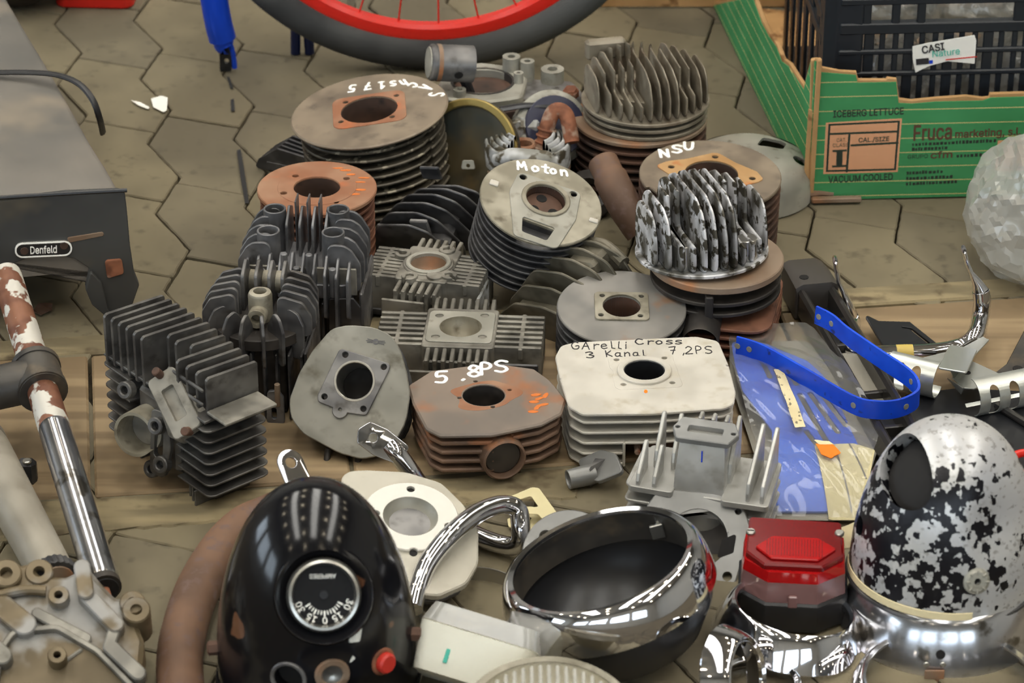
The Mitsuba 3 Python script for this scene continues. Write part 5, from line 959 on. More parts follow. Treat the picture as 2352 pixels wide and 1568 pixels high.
def dtext(s, h, x, y, r=180, w=None): t.put('print', ondial(mv(text(s, h, .0003, True, True, w=w), (x, y, 0), rz=r)), 'white_paint', False, at=am)
dtext('AMPERES', .0036, .0, .0150, 178, .0215)
for a, s in ((-155, '30'), (-120, '15'), (-90, '0'), (-62, '15'), (-25, '30')): dtext(s, .0052, .0215 * math.cos(math.radians(a)), .0208 * math.sin(math.radians(a)), a + 270)
for i in range(13):
    a = math.radians(-150 + 10 * i); r1 = .0176 if i % 3 == 0 else .0164
    t.put('tick', ondial(plate(bar(.0128 * math.cos(a), .0128 * math.sin(a), r1 * math.cos(a), r1 * math.sin(a), .0010 if i % 3 else .0014), 0, .0003, 0)), 'white_paint', False, at=am)
t.put('pivot', ondial(lathe([(0, 0), (.0042, 0), (.0036, .0014), (0, .0014)], 20)), 'black_metal', at=am)
pp, nn = onshell(math.radians(-78), .036); t.put('key_ring', orient(ring(.0085, .0145, -.004, .002, .001, 32), pp, nn), 'rust_brown'); t.put('key_barrel', orient(lathe([(0, -.004), (.0085, -.004), (.0085, .0), (.003, -.002), (0, -.002)], 24), pp, nn), 'steel')
pp, nn = onshell(math.radians(-103), .032); t.put('hole_ring', orient(ring(.0122, .0155, -.002, .0015, .0008, 32), pp, nn), 'alu_grey'); t.put('hole_floor', orient(cyl(.0124, -.016, -.012), pp, nn), 'dark_hole')
pp, nn = onshell(math.radians(-46), .034); t.put('button', orient(lathe([(0, 0), (.0088, 0), (.0088, .006), (.0072, .0078), (0, .0078)], 28), pp, nn), 'button_red', label='red push button'); t.put('button_seat', orient(ring(.0085, .0118, -.001, .0018, .0006, 28), pp, nn), 'rust_flake')
pp, nn = onshell(math.radians(-178), .028); t.put('bolt', orient(lathe([(0, -.002), (.0062, -.002), (.0062, .007), (.004, .0085), (0, .0085)], 6), onshell(math.radians(188), .014)[0], (-1, -.15, 0)), 'rust_dark'); t.put('bolt', orient(lathe([(0, -.002), (.0062, -.002), (.0062, .007), (.004, .0085), (0, .0085)], 6), onshell(math.radians(-12), .032)[0], (1, -.2, .1)), 'rust_dark')
pp, nn = onshell(math.radians(-62), .070); t.put('paint_chip', orient(rough(plate(rnd([(-.006, -.009), (.004, -.010), (.007, .008), (.001, .011), (-.006, .004)], .002), -.0006, .0007, .0001), .0008, 300), pp, nn), 'white_paper', label='cream paint chip')
pp, nn = onshell(math.radians(-66), .046); t.put('paint_chip', orient(plate(rnd([(-.003, -.003), (.003, .001), (.001, .004)], .0005), -.0004, .0007, .0001), pp, nn), 'white_paper')

# ------------------------------------------------------------------ chrome grab rail, white head
t = Thing('grab_rail', 'bent chrome grab rail looping round the white head', 'grab rail')
t.put('rail', tube(spline([(-0.1131,-0.2992,0.0600), (-0.1054,-0.3047,0.0540), (-0.0952,-0.3079,0.0400), (-0.0806,-0.3135,0.0180), (-0.0580,-0.3491,0.0100), (-0.0299,-0.3752,0.0095), (-0.0063,-0.3903,0.0100), (0.0063,-0.3966,0.0160), (0.0078,-0.3945,0.0300), (0.0047,-0.3854,0.0450), (-0.0101,-0.3892,0.0520), (-0.0313,-0.4082,0.0550), (-0.0540,-0.4391,0.0530), (-0.0727,-0.4654,0.0420), (-0.0819,-0.4854,0.0280), (-0.0860,-0.5071,0.0200)], 10), .0088, 20), 'chrome', True)
fd = arr((-0.1070,-0.3050,0.0570)) - arr((-0.1340,-0.2990,0.0720)); fd /= np.linalg.norm(fd); fn_ = np.array((-.30, -.62, .72)); fn_ -= fd * (fn_ @ fd); fn_ /= np.linalg.norm(fn_)
M_ = np.eye(4); M_[:3, 0], M_[:3, 1], M_[:3, 2], M_[:3, 3] = fd, np.cross(fn_, fd), fn_, (-0.1292,-0.3002,0.0695)
fe = plate(rnd([(-.008, -.0115), (.010, -.0135), (.032, -.010), (.036, .010), (.010, .0135), (-.008, .0115), (-.014, 0)], .004).difference(disc(.0042, (.002, 0), 20)), -.0014, .0014, .0006); fe.apply_transform(M_)
t.put('flat_end', fe, 'chrome', True, label='flattened end with a hole')
t = Thing('chrome_bracket', 'flat chrome rail end with a hole rising behind the black headlight shell', 'rail end')
le = rnd(sg.LineString([(0, .02), (0, -.03)]).buffer(.0125), .002).difference(disc(.0052, (0, .020)))
t.put(None, cat(orient(plate(le, -.0015, .0015, .0006), (-0.1867,-0.4291,0.1000), (.42, -.50, .75), 25)), 'chrome', True)
ax = np.array((.10, -.20, .97)); ax /= np.linalg.norm(ax); 
t = Thing('cylinder_head', 'white painted pear-shaped cylinder head with a machined ring, behind the black shell', 'cylinder head', loc=arr((-0.0894,-0.4076,0.0500)) - ax * .026, axis=ax)
k3 = 0.00040
def wp(s): return [((x - 945) * k3, -(y - 1190) * k3 / .60) for x, y in s]
og = rnd(wp([(782, 1118), (800, 1102), (840, 1098), (930, 1096), (1010, 1112), (1060, 1150), (1095, 1196), (1096, 1260), (1070, 1300), (1010, 1326), (930, 1322), (880, 1280), (840, 1220), (800, 1160)]), .012)
b0 = disc(.0245, (-.001, .002), 56); hl = [disc(.0037, q, 18) for q in wp([(941, 1135), (865, 1186), (1028, 1200), (952, 1252)])]
t.put('plate', plate(og.difference(b0), .016, .0235, .0014), 'white_cast') if mottle('white_cast', (164, 159, 145), (180, 175, 161), 30, .55, 0, c3=(150, 144, 128), sc3=60, th=(.6, .9)) is None else 0
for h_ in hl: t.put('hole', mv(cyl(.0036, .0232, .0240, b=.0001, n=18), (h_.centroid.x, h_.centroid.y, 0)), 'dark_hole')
t.put('lower_fin', plate(og.buffer(-.006), .004, .009, .001), 'alu_grey'); t.put('body', plate(og.buffer(-.018), -.012, .018, .001), 'alu_grey')
t.put('machined_ring', plate(disc(.0430, (-.001, .002), 80).difference(b0).difference(so.unary_union(hl)), .0225, .0268, .0008), 'machined', label='bright machined ring with four holes')
t.put('bowl', mv(lathe([(.0245, .0266), (.0225, .022), (.016, .0155), (.008, .0125), (0, .012), (0, .008), (.0247, .012), (.0247, .0266), (.0245, .0266)], 56), (-.001, .002, 0)), 'alu_dull')

# ------------------------------------------------------------------ rims, headlights, lenses
def headrim(R, w, h, th=.0012):
    a = np.linspace(0, 1, 13); o = [(R - w + w * x, h * (1 - x ** 1.6)) for x in a] + [(R - .0006, -.0012)]
    i = [(R - w + (w - th) * x, (h - th) * (1 - x ** 1.6)) for x in a[::-1]]
    return [(R - w - .002, h - .0022)] + o + [(R - th, -.0012)] + i + [(R - w - .002, h - .0034), (R - w - .002, h - .0022)]
def headrim_old(R, w, h, th=.0012):
    return [(R - w, h * .92), (R - w * .55, h * 1.0), (R - w * .15, h * .93), (R, h * .70), (R + .0006, h * .35), (R - .001, 0), (R - .001 - th, 0), (R - th * 1.2, h * .35), (R - th * 1.4, h * .66), (R - w * .25, h * .86), (R - w * .6, h * .92), (R - w, h * .84), (R - w, h * .92)]
one('thin_chrome_ring', 'thin chrome trim ring lying on the ground left of the open headlight', 'ring', mv(lathe([(.0475, 0), (.0490, .004), (.0484, .012), (.0478, .0135), (.0470, .0135), (.0466, .0125), (.0470, .004), (.0465, 0), (.0475, 0)], 96), arr((-0.0348,-0.4779,0.0000))), 'steel', 40)
ax = np.array((-.275, .05, .96)); ax /= np.linalg.norm(ax); hc = arr((0.0786,-0.5294,0.0720))
t = Thing('open_headlight', 'big open headlight bowl, black with a wide chrome rim, without its lens', 'headlight', loc=hc, axis=ax)
R_ = .0890
t.put('chrome_rim', lathe([(R_ - .012, .0145), (R_ - .0075, .0155), (R_ - .004, .0135), (R_ - .0005, .007), (R_ + .002, -.002), (R_ + .0035, -.012), (R_ + .004, -.022), (R_ + .0015, -.023), (R_ - .001, -.020), (R_ - .002, .0), (R_ - .006, .010), (R_ - .012, .0120), (R_ - .012, .0145)], 128), 'chrome', 40, label='wide chrome rim')
t.put('bowl', lathe([(R_ - .001, .002), (R_ + .0005, -.020), (R_ - .004, -.040), (R_ - .020, -.066), (R_ - .05, -.082), (0, -.088), (0, -.085), (R_ - .051, -.079), (R_ - .022, -.063), (R_ - .007, -.038), (R_ - .003, -.02), (R_ - .004, .002), (R_ - .001, .002)], 96), 'bowl_black', 40) if pr('bowl_black', lin(30, 31, 34), .33) is None else 0
t.put('inner_ring', lathe([(R_ - .009, .012), (R_ - .005, .0), (R_ - .006, -.018), (R_ - .009, -.018), (R_ - .008, .0), (R_ - .0105, .010), (R_ - .009, .012)], 96), 'black_worn', 40)
t.put('side_boss', orient(lathe([(0, -.004), (.0115, -.004), (.0120, .001), (.0098, .003), (.006, .002), (0, .0035)], 32), (.076, -.036, -.028), (.8, -.58, -.05)), 'black_metal'); t.put('boss_ring', orient(ring(.0100, .0125, -.003, .002, .0006, 32), (.076, -.036, -.028), (.8, -.58, -.05)), 'alu_grey')
cl_ = t.put('clip', box(.012, .004, .014, (.048, .060, -.006), .0008), 'steel'); t.put('clip', box(.004, .004, .02, (.050, .064, .0), .0008), 'steel')

t = Thing('indicator_lens', 'cream plastic lamp housing with a clear lens on top, between the two headlights', 'lamp', loc=arr((-0.0358,-0.6100,0.0120)), axis=(.30, .62, .72), spin=-6)
def tap(w0, d0, w1, d1, z0, z1, r): 
    a = arr(rrect(w0, d0, r).segmentize(.004).exterior.coords)[:-1]; b_ = a * [w1 / w0, d1 / d0]
    return loft([np.c_[a, np.full(len(a), z0)], np.c_[b_, np.full(len(a), z1)]])
t.put('housing', tap(.092, .078, .102, .088, .0, .040, .010), 'cream_plastic', 40)
t.put('lens', tap(.102, .088, .090, .074, .041, .058, .012), 'lens_clear', 40, label='clear faceted lens') if scene.setdefault('mat_lens_clear', {'type': 'blendbsdf', 'weight': {'type': 'rgb', 'value': .35}, 'a': {'type': 'thindielectric'}, 'b': {'type': 'twosided', 'bsdf': {'type': 'principled', 'base_color': {'type': 'rgb', 'value': lin(206, 206, 202)}, 'roughness': .15, 'specular': .9}}}) else 0
t.put('mark', box(.0035, .0010, .012, (-.020, -.0415, .016), .0003), 'print_teal'); t.put('screw', mv(cyl(.003, 0, .002, n=14), (-.012, -.040, .0405)), 'steel')

ax = np.array((.02, -.20, .98)); ax /= np.linalg.norm(ax)
t = Thing('headlight_lens', 'round headlight with a ribbed glass lens at the bottom edge', 'headlight', loc=arr((0.0300,-0.7170,0.0520)), axis=ax)
t.put('reflector', lathe([(0, -.035), (.04, -.028), (.068, -.002), (.070, .0), (.068, .002), (.039, -.025), (0, -.032)], 96), 'lens_back', 40) if pr('lens_back', lin(196, 190, 170), .3, .4) is None else 0
t.put('rim', lathe([(.066, .004), (.070, .006), (.0735, .002), (.0735, -.006), (.069, -.006), (.067, .0), (.066, .004)], 96), 'alu_olive', 40)
gl = lathe([(0, .0135), (.02, .0125), (.045, .009), (.062, .005), (.0675, .003), (.0675, .0015), (.045, .006), (.02, .0095), (0, .0105)], 96); t.put('glass', gl, 'glass', 40)
for i in range(17):
    x = -.056 + .007 * i; w_ = math.sqrt(.060 ** 2 - x * x); t.put('glass_rib', tube([(x, y, .0125 - .0000 + .0 - 2.2 * (x * x + y * y)) for y in np.linspace(-w_, w_, 9)], .0018, 6), 'lens_clear', True)
one('metal_ring', 'dark curved rim edge at the bottom of the photograph below the black shell', 'rim', mv(lathe(headrim(.075, .012, .02), 96), arr((-0.1303,-0.7451,0.0450))), 'alu_dark', 40)

def rimthing(name, label, R, w, h, loc, axis, mat='chrome', **k):
    t = Thing(name, label, 'headlight rim', loc=loc, axis=axis); t.put('rim', lathe(headrim(R, w, h), 128), mat, 40)
    t.put('inner_lip', ring(R - w - .0026, R - w - .0012, h * .74, h - .0022, .0004, 128), mat); return t
t = rimthing('headlight_bezel', 'chrome headlight rim lying tilted in front of the red tail light', .0660, .014, .031, arr((0.2378,-0.5234,0.0030)), (.16, .10, .98))
t = rimthing('headlight_bezel', 'small chrome headlight rim standing up against the open headlight', .0460, .012, .022, arr((0.1771,-0.6239,0.0300)), (.75, -.35, .25))
t = rimthing('headlight_bezel', 'worn chrome rim under the peeling silver shell', .0880, .022, .046, arr((0.3737,-0.4900,0.0000)), (.0, -.02, 1), 'chrome_worn')
t.put('slot', orient(cyl(.0040, -.001, .0010, b=.0002, n=20), (-.010, -.0815, .020), (0, -1, .35)), 'dark_hole'); t.put('tab', mv(box(.017, .0015, .016, (-.015, -.0885, .0)), (0, 0, .001)), 'rust_brown')
for x in (-.022, -.008): t.put('rivet', orient(cyl(.0026, 0, .0022, n=14), (x, -.0842, .012), (0, -1, .25)), 'steel')
t = rimthing('headlight_bezel', 'dark chrome rim lying at the lower right corner, partly under the worn rim', .0850, .012, .020, arr((0.3678,-0.6071,0.0000)), (.0, .0, 1))
t = rimthing('headlight_bezel', 'chrome rim at the bottom edge between the small rim and the right corner', .0420, .010, .016, arr((0.2077,-0.6021,0.0000)), (.05, .0, 1))

# ------------------------------------------------------------------ red tail light
t = Thing('tail_light', 'square red and clear tail light on a black base', 'tail light', loc=arr((0.2455,-0.4746,0.0000)), spin=-5)
w = .0475
t.put('base', plate(rnd([(-w, -.020), (-.024, -.040), (.022, -.040), (w, -.020), (w, .030), (-w, .030)], .003), 0, .030, .002), 'black_plastic')
low = [(-w + .002, -.018), (-.023, -.038), (.021, -.038), (w - .002, -.018), (w - .002, .026), (-w + .002, .026)]
def tape(P0, z0, z1, s): a = arr(rnd(P0, .002).segmentize(.006).exterior.coords)[:-1]; c0 = a.mean(0); return loft([np.c_[a, np.full(len(a), z0)], np.c_[(a - c0) * s + c0, np.full(len(a), z1)]])
t.put('clear_lens', tape(low, .0302, .050, .97), 'pink_lens', 30, label='pinkish clear lower lens'); t.put('red_band', tape([(x * .975, y * .975) for x, y in low], .0501, .060, .965), 'red_lens', 30)
t.put('top_lens', mv(plate(rnd([(-.042, -.014), (-.026, -.032), (.024, -.032), (.042, -.014), (.040, .034), (-.040, .036)], .003), 0, .008, .0015), (0, .0, .0600), rx=4), 'red_dark', 30, label='darker red top'); hexp = rnd([(-.034, -.010), (-.020, -.026), (.020, -.026), (.036, -.008), (.020, .006), (-.020, .006)], .002)
rf = t.put('reflector', mv(plate(hexp, .008, .0106, .0008), (0, .0, .0600), rx=4), 'red_lens', label='raised six-sided red reflector')
for i in range(20): t.put('ribbing', mv(box(.0006, .024, .0006, (-.024 + .0025 * i, -.010, .0108), 0), (0, 0, .06), rx=4), 'red_dark', False, at=rf)
for x, y in ((-.0385, .012), (.0385, .016)): t.put('screw', mv(cyl(.0042, .007, .0105, (x, y), n=18), (0, 0, .060), rx=4), 'steel')
t.put('screw_slot', mv(box(.006, .0008, .0006, (-.0385, .012, .0107), 0), (0, 0, .06), rx=4), 'ink')
t.put('clip', box(.008, .004, .012, (0, -.0395, .033), .001), 'pink_lens')

# ------------------------------------------------------------------ silver peeling shell
sb = arr((0.3735,-0.4771,0.0370)); t = Thing('silver_headlight_shell', 'silver headlight shell with peeling paint, open at the upper left, standing on the worn rim', 'headlight shell', loc=sb, axis=(.03, .03, 1))
A_, C_ = .0800, .150
prof = [(A_ * 1.0, .0), (A_ * 1.0, .012)] + [(A_ * math.cos(a) ** .82, .012 + (C_ - .012) * math.sin(a)) for a in np.radians(np.arange(4, 90, 3))] + [(0, C_)]
sh = lathe(prof + [(0, C_ - .003), (A_ * .5, C_ * .80), (A_ * .96, .012), (A_ * .96, 0), (A_, 0)], 96)
v = sh.vertices; dn = np.array((.034, -.060, .085)); w_ = np.exp(-((v - dn) ** 2).sum(1) / (2 * .021 ** 2)); sh.vertices = v - (v * [1, 1, .2]) / np.linalg.norm(v * [1, 1, .2] + 1e-9, axis=1)[:, None] * (.008 * w_)[:, None]
mn = np.array((-.66, -.44, .60)); mn /= np.linalg.norm(mn)
sh = diff(sh, orient(sa_cyl, (0, 0, 0))) if False else diff(sh, orient(mv(plate(sa.scale(disc(.0285, n=48), .90, 1.36), -.04, .06, 0)), np.array((-.046, -.025, .119)), mn, 20))
for a, z, r_ in ((-172, .052, .009), (-8, .055, .008), (-165, .088, .003)):
    th = math.radians(a); sh = diff(sh, orient(cyl(r_, -.02, .03, b=0, n=24), (A_ * .93 * math.cos(th), A_ * .93 * math.sin(th), z), (math.cos(th), math.sin(th), .25)))
t.put('shell', sh, 'peel', 50)
t.put('lining', lathe([(A_ * .86, .001), (A_ * .86, .012)] + [(A_ * .86 * math.cos(a) ** .82, .012 + (C_ - .026) * math.sin(a)) for a in np.radians(np.arange(4, 90, 4))] + [(0, C_ - .014), (0, C_ - .016), (A_ * .82, .012), (A_ * .84, .001), (A_ * .86, .001)], 64), 'lining', 40) if pr('lining', lin(22, 20, 19), .8, two=True) is None else 0
t.put('rolled_edge', tube([((A_ + .001) * math.cos(a), (A_ + .001) * math.sin(a), .001) for a in np.radians(np.arange(0, 360, 4))], .0020, 8, closed=True), 'alu_dark')
t.put('tape_edge', lathe([(A_ + .0008, .004), (A_ + .0016, .0045), (A_ + .0014, .011), (A_ + .0006, .0115), (A_ + .0008, .004)], 60, 172, 282), 'tape', label='strip of cream masking tape along the lower edge')
pn = np.array((.20, -.93, .28)); pn /= np.linalg.norm(pn); pb_ = np.array((.0165, -.0715, .040))
bs = t.put('pivot_boss', orient(lathe([(.003, 0), (.003, .008), (.0085, .008), (.0098, .0065), (.0115, .006), (.0125, 0), (.003, 0)], 32), pb_, pn), 'alu_dull', label='toothed pivot boss')
for i in range(8): t.put('tooth', orient(mv(box(.004, .0016, .0014, (.0085, 0, .0085), .0004), (0, 0, 0), rz=i * 45), pb_, pn), 'alu_dull', at=bs)
t.put('pivot_recess', orient(lathe([(0, .0), (.0165, .0), (.0170, .0015), (.0150, .002), (0, .002)], 36), pb_ - pn * .001, pn), 'alu_grey')
t = Thing('tape_scrap', 'torn piece of cream masking tape at the corner of the red tail light', 'tape')
t.put(None, mv(rough(plate(rnd([(-.012, -.014), (.004, -.012), (.012, .006), (.010, .014), (-.002, .008), (-.014, .004)], .001).segmentize(.003), 0, .0008, .0001), .0022, 180), arr((0.2969,-0.4422,0.0550)), rx=40), 'tape')
one('dry_leaf', 'small rust-red dry leaf on the pavers under the front of the motorcycle seat', 'leaf', mv(rough(plate(rnd([(-.010, -.004), (.0, -.012), (.011, -.004), (.008, .012), (-.006, .010)], .003).segmentize(.002), 0, .001, .0001), .003, 150), arr((-0.4827,0.0618,0.0000)) + [0, 0, .003]), 'exhaust')

# ------------------------------------------------------------------ blue panel in a clear bag
def field(poly, zf, step=.003, th=0):
    """a sheet over a plan outline at height zf(x, y)"""
    poly = P(poly); inner = poly; poly = poly.buffer(step * .45); x0, y0, x1, y1 = poly.bounds; nx, ny = int((x1 - x0) / step) + 2, int((y1 - y0) / step) + 2
    X, Y = np.meshgrid(np.linspace(x0, x1, nx), np.linspace(y0, y1, ny)); pts = np.c_[X.ravel(), Y.ravel()]
    inside = shapely.contains_xy(poly, pts[:, 0], pts[:, 1]).reshape(ny, nx); c = inside[:-1, :-1] & inside[1:, :-1] & inside[:-1, 1:] & inside[1:, 1:]
    j, i = np.nonzero(c); a = j * nx + i; F = np.vstack([np.c_[a, a + 1, a + nx + 1], np.c_[a, a + nx + 1, a + nx]])
    e0 = tm(np.c_[pts, pts[:, 0] * 0], F); bi = np.unique(e0.edges[trimesh.grouping.group_rows(e0.edges_sorted, require_count=1)])
    if len(bi):
        bd_ = inner.boundary; q = shapely.points(pts[bi]); pts[bi] = shapely.get_coordinates(shapely.line_interpolate_point(bd_, shapely.line_locate_point(bd_, q))) if bd_.geom_type == 'LineString' else shapely.get_coordinates(shapely.shortest_line(q, bd_))[1::2]
    V = np.c_[pts, zf(pts[:, 0], pts[:, 1])]
    if th: 
        n = len(V); B = V - [0, 0, th]; e = tm(V, F); edges = e.edges[trimesh.grouping.group_rows(e.edges_sorted, require_count=1)]
        F = np.vstack([F, F[:, ::-1] + n, np.c_[edges[:, 0], edges[:, 0] + n, edges[:, 1] + n], np.c_[edges[:, 0], edges[:, 1] + n, edges[:, 1]]]); V = np.vstack([V, B])
    m = tm(V, F); m.remove_unreferenced_vertices(); return m
OB = arr((0.2733,-0.1833,0.0000))
pn_ = rnd([(-0.0550,0.1349),(-0.0438,0.1504),(-0.0193,0.1332),(0.0159,0.0935),(0.0304,0.0563),(0.0443,-0.0095),(0.0598,-0.0998),(0.0403,-0.1366),(0.0157,-0.1482),(-0.0346,-0.1482),(-0.0269,-0.0314),(-0.0513,0.0319),(-0.0549,0.0810)], .006)
def sl(*q): return so.unary_union([sg.LineString(s).buffer(.0029) for s in q])
slots = sl([(-0.0307,0.1095),(-0.0226,0.0563)], [(-0.0202,0.1027),(-0.0122,0.0449)], [(-0.0096,0.0918),(0.0018,0.0433)], [(0.0012,0.0835),(0.0106,0.0498)], [(0.0126,0.0744),(0.0206,0.0498)], [(0.0037,0.0255),(0.0235,-0.0499)], [(0.0137,0.0271),(0.0354,-0.0345)], [(0.0238,0.0287),(0.0438,-0.0236)], [(0.0055,-0.0329),(0.0140,-0.0575)])
zpan = lambda x, y: .028 - 1.6 * np.maximum(-(x + .055) , 0) ** 1.5 + .004 * np.sin(y * 30) - 3.0 * np.maximum(-y - .06, 0) ** 2
t = Thing('blue_panel', 'blue plastic side panel with slanted slots inside a clear bag', 'side panel', loc=OB)
t.put(None, field(pn_.difference(slots), zpan, .0016, .002), 'film_blue', 40)
bagp = rnd([(-0.0571,0.1554),(-0.0425,0.1693),(0.0221,0.1693),(0.0282,0.1606),(0.0552,0.0644),(0.0760,-0.0344),(0.0542,-0.1145),(0.0413,-0.1581),(-0.0554,-0.1553),(-0.0422,-0.0772),(-0.0599,0.0809)], .004)
zbag = lambda x, y: zpan(x, y) + .004 + .006 * np.abs(meshkit.noise(np.c_[x * 40 + y * 20, y * 22 - x * 10, x * 0], 4) - .5) + .003 * np.abs(meshkit.noise(np.c_[x * 120 + y * 60, y * 40, x * 0], 9) - .5)
t = Thing('clear_bag', 'clear creased plastic bag holding the blue slotted panel', 'plastic bag', loc=OB)
t.put('film', field(bagp, zbag, .0022), 'film', True); t.put('backing', field(bagp.buffer(-.001), lambda x, y: zpan(x, y) * .25 + .003, .004, .0008), 'film_back', True) if pr('film_back', lin(136, 132, 120), .5) is None else 0
lb = [(-0.0192,0.0618),(-0.0104,0.0626),(0.0046,-0.0343),(-0.0057,-0.0366)]
t.put('label_strip', field(sg.Polygon(lb), lambda x, y: zbag(x, y) + .0006, .0012, .0003), 'label_cream', label='narrow cream label strip with faint print') if mottle('label_cream', (206, 192, 150), (216, 204, 164), 30, .7, c3=(120, 112, 90), sc3=260, th=(.6, .68)) is None else 0
t.put('orange_tag', field(rnd([(0.0102,-0.0634),(0.0146,-0.0679),(0.0274,-0.0679),(0.0333,-0.0830),(0.0238,-0.0905),(0.0148,-0.0845)], .001), lambda x, y: zbag(x, y) + .0010, .0012, .0004), 'orange_tag', label='small torn orange price tag'); t.put('tag_top', field(sg.Polygon([(0.0098,-0.0588),(0.0241,-0.0604),(0.0283,-0.0672),(0.0147,-0.0672)]), lambda x, y: zbag(x, y) + .0008, .0012, .0003), 'tape')
ps_ = Thing('paper_sheet', 'pale yellow printed paper sheet under the clear bag below the orange tag', 'paper', loc=OB)
ps_.put('sheet', field(sg.Polygon([(0.0105,-0.0604),(0.0477,-0.0574),(0.0666,-0.0695),(0.0479,-0.1579),(0.0167,-0.1579)]), lambda x, y: zpan(x, y) + .0022, .002, .0004), 'paper_cream')
for a in ([(0.0288,-0.0620),(0.0380,-0.1507)], [(0.0436,-0.0589),(0.0542,-0.1143)]): ps_.put('ruled_line', field(sg.LineString(a).buffer(.0007), lambda x, y: zpan(x, y) + .0027, .0005), 'alu_grey')

# ------------------------------------------------------------------ blue strap, black bar, chrome tube and brackets
t = Thing('blue_strap', 'bright blue flat steel strap bent into a U across the clear bag', 'bracket')
sp_ = spline([(0.2203,-0.0847,0.0440), (0.2447,-0.1019,0.0440), (0.2822,-0.1510,0.0460), (0.3215,-0.2003,0.0460), (0.3410,-0.2116,0.0460), (0.3638,-0.2100,0.0460), (0.3824,-0.1971,0.0470), (0.3871,-0.1809,0.0480), (0.3806,-0.1596,0.0500), (0.3555,-0.1262,0.0530), (0.3274,-0.0869,0.0560), (0.3154,-0.0642,0.0570), (0.3004,-0.0483,0.0580)], 10)
t.put('strap', sheet(sp_, .0195, .0026), 'blue_strap', 25) if mottle('blue_strap', (12, 62, 186), (18, 76, 206), 30, .35, c3=(24, 44, 110), sc3=120, th=(.66, .8)) is None else 0
for q in ((0.2238,-0.0830,0.0450), (0.2334,-0.0925,0.0450), (0.3026,-0.0528,0.0580), (0.3117,-0.0669,0.0580), (0.3267,-0.2019,0.0460), (0.3717,-0.2052,0.0460), (0.3807,-0.1662,0.0500)):
    i = int(np.argmin(np.linalg.norm(sp_ - arr(q), axis=1))); d_ = sp_[min(i + 1, len(sp_) - 1)] - sp_[max(i - 1, 0)]; n_ = np.cross(d_, (0, 0, 1)); t.put('hole', orient(cyl(.0030, -.0019, .0019, b=.0001, n=16), sp_[i], n_), 'alu_dull')
t = Thing('plastic_channel', 'long black plastic channel with a capped end under the blue strap', 'channel')
a0, a1 = arr((0.3003,0.1003,0.0220)), arr((0.3718,-0.2634,0.0200)); dv = (a1 - a0) / np.linalg.norm(a1 - a0); nv = np.cross(dv, (0, 0, 1)); nv /= np.linalg.norm(nv); LL = np.linalg.norm(a1 - a0)
M_ = np.eye(4); M_[:3, 0], M_[:3, 1], M_[:3, 2], M_[:3, 3] = nv, dv, np.cross(nv, dv), a0; t.M = M_
w = .020
for s in (-1, 1): t.put('side_rail', box(.009, LL, .030, (s * (w - .004), LL / 2 + .03, .0), .003), 'black_gloss', 30) if s < 0 or True else 0
pr('black_gloss', lin(40, 38, 36), .28)
t.put('web', box(w * 2 - .008, LL, .004, (0, LL / 2 + .03, -.010), .001), 'black_metal'); t.put('pane', box(w * 2 - .014, .11, .003, (0, .21, -.006), .001), 'film_back', label='clear grey insert')
for y in (.10, .15, .245, .31): t.put('cross_rib', box(w * 2 - .010, .005, .012, (0, y, -.003), .001), 'black_gloss')
t.put('end_cap', loft([np.array([(-.021 * k_, y, -.018), (.021 * k_, y, -.018), (.021 * k_, y, z - .004), (.014 * k_, y, z), (-.014 * k_, y, z), (-.021 * k_, y, z - .004)]) for y, z, k_ in ((-.012, .006, .8), (-.004, .017, 1.0), (.02, .020, 1.05), (.055, .020, 1.08), (.057, .012, 1.0))]), 'cap_dark', 30) if pr('cap_dark', lin(58, 54, 50), .45) is None else 0
t.put('cap_hole', cyl(.0048, .0195, .0206, (.010, .040), b=.0001, n=18), 'dark_hole')
t = Thing('chrome_tube', 'bent chrome tube with flattened raised ends on the boards at the right', 'tube')
cpth = spline([(0.3449,0.0350,0.0088), (0.3465,0.0300,0.0029), (0.3354,-0.0371,0.0180), (0.3466,-0.0459,0.0120), (0.3748,-0.0459,0.0120), (0.4186,-0.0424,0.0120), (0.4476,-0.0353,0.0140), (0.4628,-0.0301,0.0240), (0.4716,0.0000,0.0282), (0.4726,0.0040,0.0450), (0.4709,0.0060,0.0549)], 8)
t.put('tube', tube(cpth, .0086, 20), 'chrome', True)
for p_ in (((0.3450,0.0350,0.0077), (0.3430,0.0350,0.0199), (0.3369,0.0360,0.0365), (0.3321,0.0380,0.0465), (0.3290,0.0400,0.0595), (0.3266,0.0400,0.0724)), ((0.4709,0.0060,0.0539), (0.4675,0.0080,0.0617), (0.4609,0.0100,0.0726), (0.4561,0.0120,0.0824), (0.4536,0.0140,0.0902), (0.4517,0.0140,0.0981))):
    q_ = spline(p_, 6); n_ = len(q_); t.put('flat_end', tube(q_, list(np.linspace(.0086, .0088, 8)) + [.0088] * (n_ - 8), 16, flat=list(np.linspace(1, .35, 12)) + [.28] * (n_ - 12), up=(1, 0, .0)), 'chrome', True)
t.put('wrap', tube([(0.3826,-0.0459,0.0120), (0.3992,-0.0450,0.0120)], .0091, 18), 'tape_yellow', label='strip of yellow tape') if pr('tape_yellow', lin(190, 166, 84), .5) is None else 0
t = Thing('black_bracket', 'black sheet metal bracket with a slot, behind the chrome tube', 'bracket', loc=(0.3909,-0.0168,0.0140))
t.put(None, plate(rnd([(-0.0329,0.0432),(-0.0276,0.0387),(-0.0197,0.0296),(0.0118,0.0278),(0.0367,-0.0221),(0.0308,-0.0352),(-0.0187,-0.0326)], .002).difference(sg.LineString([(0.0035,0.0161),(0.0111,0.0134),(0.0254,-0.0151)]).buffer(.0014)), -.0, .003, .0006), 'black_metal')
